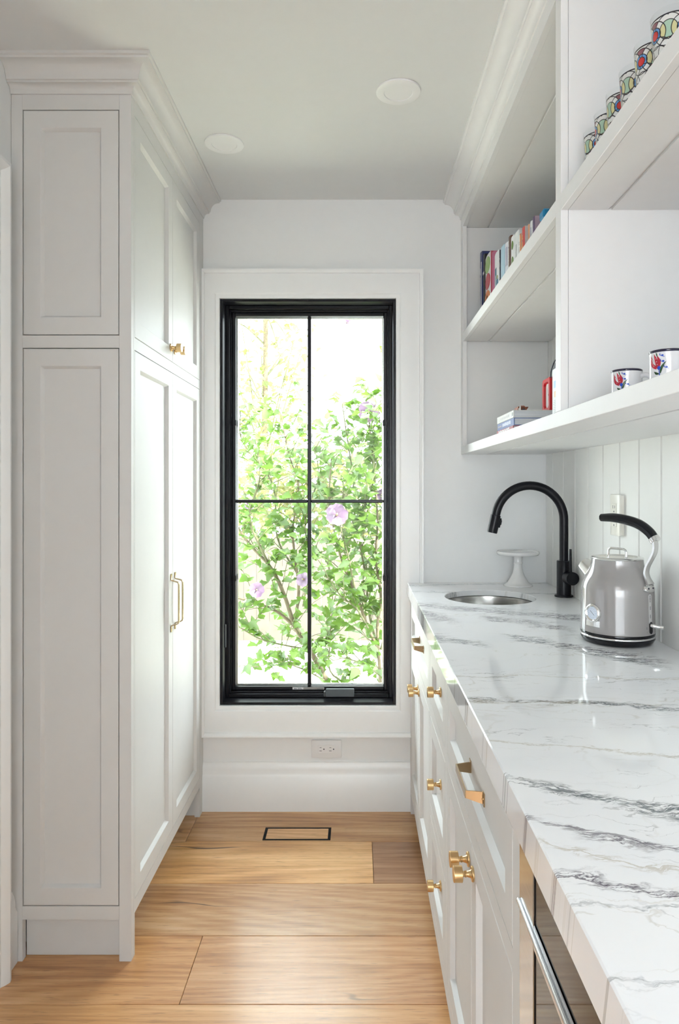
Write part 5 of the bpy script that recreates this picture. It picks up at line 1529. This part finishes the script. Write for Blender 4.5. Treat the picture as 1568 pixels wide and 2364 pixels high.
def shrub(label, base, stems, flowers, nleaf_objs, twig_step=0.085, leaf_s=(0.050, 0.085), group=None):
    t = thing('flowering_shrub', label, 'shrub', base, group=group)
    leaves = []
    tw = B()
    for pts, r0_, r1_ in stems:
        pth = catmull([Vector(p) for p in pts], 6)
        bm = B(); tube(bm, pth, [r0_, (r0_ + r1_) / 2, r1_], 8); obj('stem', bm, M['bark'] if r0_ > 0.008 else M['twig'], t, smooth=60)
        acc = 0.0; nxt = 0.10 if r0_ < 0.015 else 0.45
        for a, b in zip(pth[:-1], pth[1:]):
            acc += (b - a).length
            if acc > nxt:
                nxt = acc + twig_step * rg.uniform(0.6, 1.3)
                dv = (b - a).normalized() * 0.5 + Vector((rg.uniform(-1, 1), rg.uniform(-0.9, 0.9), rg.uniform(-0.15, 0.8)))
                dv.normalize(); L = rg.uniform(0.12, 0.34)
                c = b + dv * L + Vector((0, 0, rg.uniform(-0.05, 0.03))); mid_ = b + dv * L * 0.5 + Vector((0, 0, 0.02))
                tw_p = catmull([b, mid_, c], 4); tube(tw, tw_p, [0.003, 0.0012], 4, caps=False)
                n = max(3, int(L / 0.034))
                for k in range(n):
                    q = tw_p[min(len(tw_p) - 1, 1 + int(k * (len(tw_p) - 1) / n))] + Vector((rg.uniform(-.012, .012), rg.uniform(-.012, .012), rg.uniform(-.012, .012)))
                    ld = dv * 0.4 + Vector((rg.uniform(-1, 1), rg.uniform(-1, 0.7), rg.uniform(-0.75, 0.35)))
                    leaves.append((leaf_rot(ld), rg.uniform(*leaf_s), q))
    obj('twigs', tw, M['twig'], t, smooth=60)
    leaves.sort(key=lambda l: l[2].y)
    org = ORG[t.name]
    vis = [l for l in leaves]
    for Mx3, s, p in vis[:nleaf_objs]:
        o = bpy.data.objects.new('leaf', LEAF); COL.objects.link(o); o.parent = t
        o.matrix_basis = Matrix.Translation(p - org) @ Mx3.to_4x4() @ Matrix.Scale(s, 4)
    if vis[nleaf_objs:]: foliage('foliage', t, vis[nleaf_objs:], M['leaf'])
    for p, r, fc in flowers: flower(t, p, r, fc)
    return t
d1 = 4.0
def br(*p, d=d1): return [P3(x, y, d + dd) for x, y, dd in p]
trunk0 = P3(800, 1680, d1)
st1 = [
 (br((830, 1800, 0), (790, 1640, 0), (757, 1575, 0), (715, 1500, 0), (680, 1445, 0)), 0.020, 0.014),
 (br((680, 1445, 0), (640, 1412, 0.0), (590, 1392, -.05), (530, 1372, -.1), (470, 1330, -.15)), 0.011, 0.004),
 (br((678, 1440, 0), (655, 1370, 0), (625, 1310, 0), (575, 1255, .05), (540, 1200, .05), (500, 1110, .1)), 0.013, 0.004),
 (br((682, 1440, 0), (690, 1360, 0), (683, 1300, 0), (676, 1220, .05), (690, 1130, .1), (665, 1040, .1), (650, 960, .15)), 0.010, 0.003),
 (br((640, 1340, 0), (600, 1260, -.1), (575, 1190, -.12), (600, 1100, -.15), (590, 1010, -.1)), 0.008, 0.003),
 (br((715, 1500, 0), (660, 1490, -.1), (600, 1475, -.15), (540, 1440, -.2)), 0.006, 0.003),
 (br((690, 1330, 0), (640, 1240, .1), (630, 1120, .12), (560, 1020, .2), (555, 950, .2)), 0.006, 0.003),
 (br((757, 1575, 0), (700, 1545, -.12), (640, 1530, -.2), (575, 1545, -.2)), 0.005, 0.002),
 (br((700, 1400, 0.1), (715, 1300, .1), (705, 1200, 0), (735, 1100, 0), (720, 1010, 0)), 0.006, 0.002),
]
fl1 = [(P3(592, 1362, 3.85), 0.045, (0.3, -1, 0.2)), (P3(702, 1338, 3.9), 0.045, (-0.4, -1, 0.3)), (P3(578, 1165, 4.05), 0.035, (0.1, -1, 0.3))]
d2 = 3.75
def br2(*p): return br(*p, d=d2)
st2 = [
 (br2((900, 1850, 0), (884, 1640, 0), (878, 1560, 0), (872, 1500, 0), (850, 1450, 0), (825, 1380, 0), (795, 1310, 0), (775, 1240, 0), (760, 1160, .05), (765, 1060, .1)), 0.012, 0.004),
 (br2((874, 1500, 0), (872, 1440, 0), (880, 1380, 0), (868, 1290, 0), (872, 1200, 0), (865, 1100, .05), (855, 1000, .05), (852, 960, .05)), 0.009, 0.003),
 (br2((868, 1480, 0.05), (850, 1400, .1), (845, 1300, .1), (820, 1200, .1), (815, 1100, .15), (800, 1000, .15), (790, 930, .2)), 0.008, 0.003),
 (br2((884, 1600, 0), (770, 1560, .15), (762, 1480, .15), (768, 1380, .15), (755, 1290, .2)), 0.006, 0.002),
 (br2((850, 1450, -.05), (820, 1400, -.1), (790, 1380, -.12), (755, 1330, -.12)), 0.006, 0.003),
 (br2((825, 1390, 0), (805, 1290, -.1), (785, 1200, -.1), (800, 1110, -.1), (830, 1050, -.05)), 0.006, 0.002),
 (br2((880, 1500, 0), (905, 1400, 0), (900, 1280, 0), (905, 1180, .05), (890, 1080, .05), (895, 980, .1)), 0.008, 0.003),
 (br2((878, 1560, 0), (850, 1540, -.1), (800, 1520, -.12), (770, 1525, -.1)), 0.005, 0.002),
 (br2((845, 1330, .05), (830, 1230, 0), (850, 1140, -.05), (870, 1060, 0), (880, 900, .1)), 0.006, 0.002),
]
fl2 = [(P3(777, 1190, 3.6), 0.062, (0.15, -1, 0.35)), (P3(852, 950, 3.75), 0.060, (-0.1, -1, -0.1)), (P3(801, 745, 4.2), 0.03, (0, -1, 0)), (P3(884, 1142, 3.8), 0.035, (-0.6, -1, 0.1))]
shrub('pink flowering shrub with a forked trunk and slim stems outside the window', (0.0, 3.9, GZ), st1 + st2, fl1 + fl2, 300, 0.030, (0.042, 0.078))

# pale sunlit trees beyond the fence
def tree(label, base, height, crown, nleaf, lsz, trunk_r, lean=0.0):
    t = thing('tree', label, 'tree', base, group='sunlit trees beyond the fence')
    b = Vector(base)
    pth = catmull([b, b + Vector((lean * 0.3, 0, height * 0.4)), b + Vector((lean, 0.1, height))], 6)
    bm = B(); tube(bm, pth, [trunk_r, trunk_r * 0.75, trunk_r * 0.35], 10); obj('trunk', bm, M['bark'], t, smooth=60)
    bm = B(); lv = []
    for k in range(26):
        s = rg.uniform(0.25, 1.0); p0 = pth[int(s * (len(pth) - 1))]
        c = Vector((b.x + rg.uniform(-1, 1) * crown[0], b.y + rg.uniform(-1, 1) * crown[1], b.z + rg.uniform(crown[2], crown[3])))
        q = catmull([p0, (p0 + c) / 2 + Vector((0, 0, 0.12)), c], 4); tube(bm, q, [trunk_r * 0.25, 0.006], 5, caps=False)
        for j in range(int(nleaf / 26)):
            pp = q[rg.randint(3, len(q) - 1)] + Vector((rg.gauss(0, 1), rg.gauss(0, 1), rg.gauss(0, 0.8))) * 0.28
            lv.append((leaf_rot((rg.uniform(-1, 1), rg.uniform(-1, 1), rg.uniform(-0.8, 0.3))), rg.uniform(*lsz), pp))
    obj('branches', bm, M['twig'], t, smooth=60)
    foliage('foliage', t, lv, M['leafy'])
tree('bushy pale green tree behind the fence boards', (-0.25, 9.2, GZ), 2.3, (1.5, 0.7, 0.9, 2.6), 1500, (0.09, 0.16), 0.05, 0.2)
tree('low yellow green shrub tree behind the fence', (-2.1, 12.0, GZ), 1.9, (1.3, 0.7, 0.6, 2.2), 900, (0.09, 0.16), 0.05, -0.2)
tree('tall slender tree with sparse leaves far behind the fence', (-2.05, 15.0, GZ), 7.0, (1.2, 0.8, 3.6, 6.4), 500, (0.12, 0.2), 0.10, 0.05)
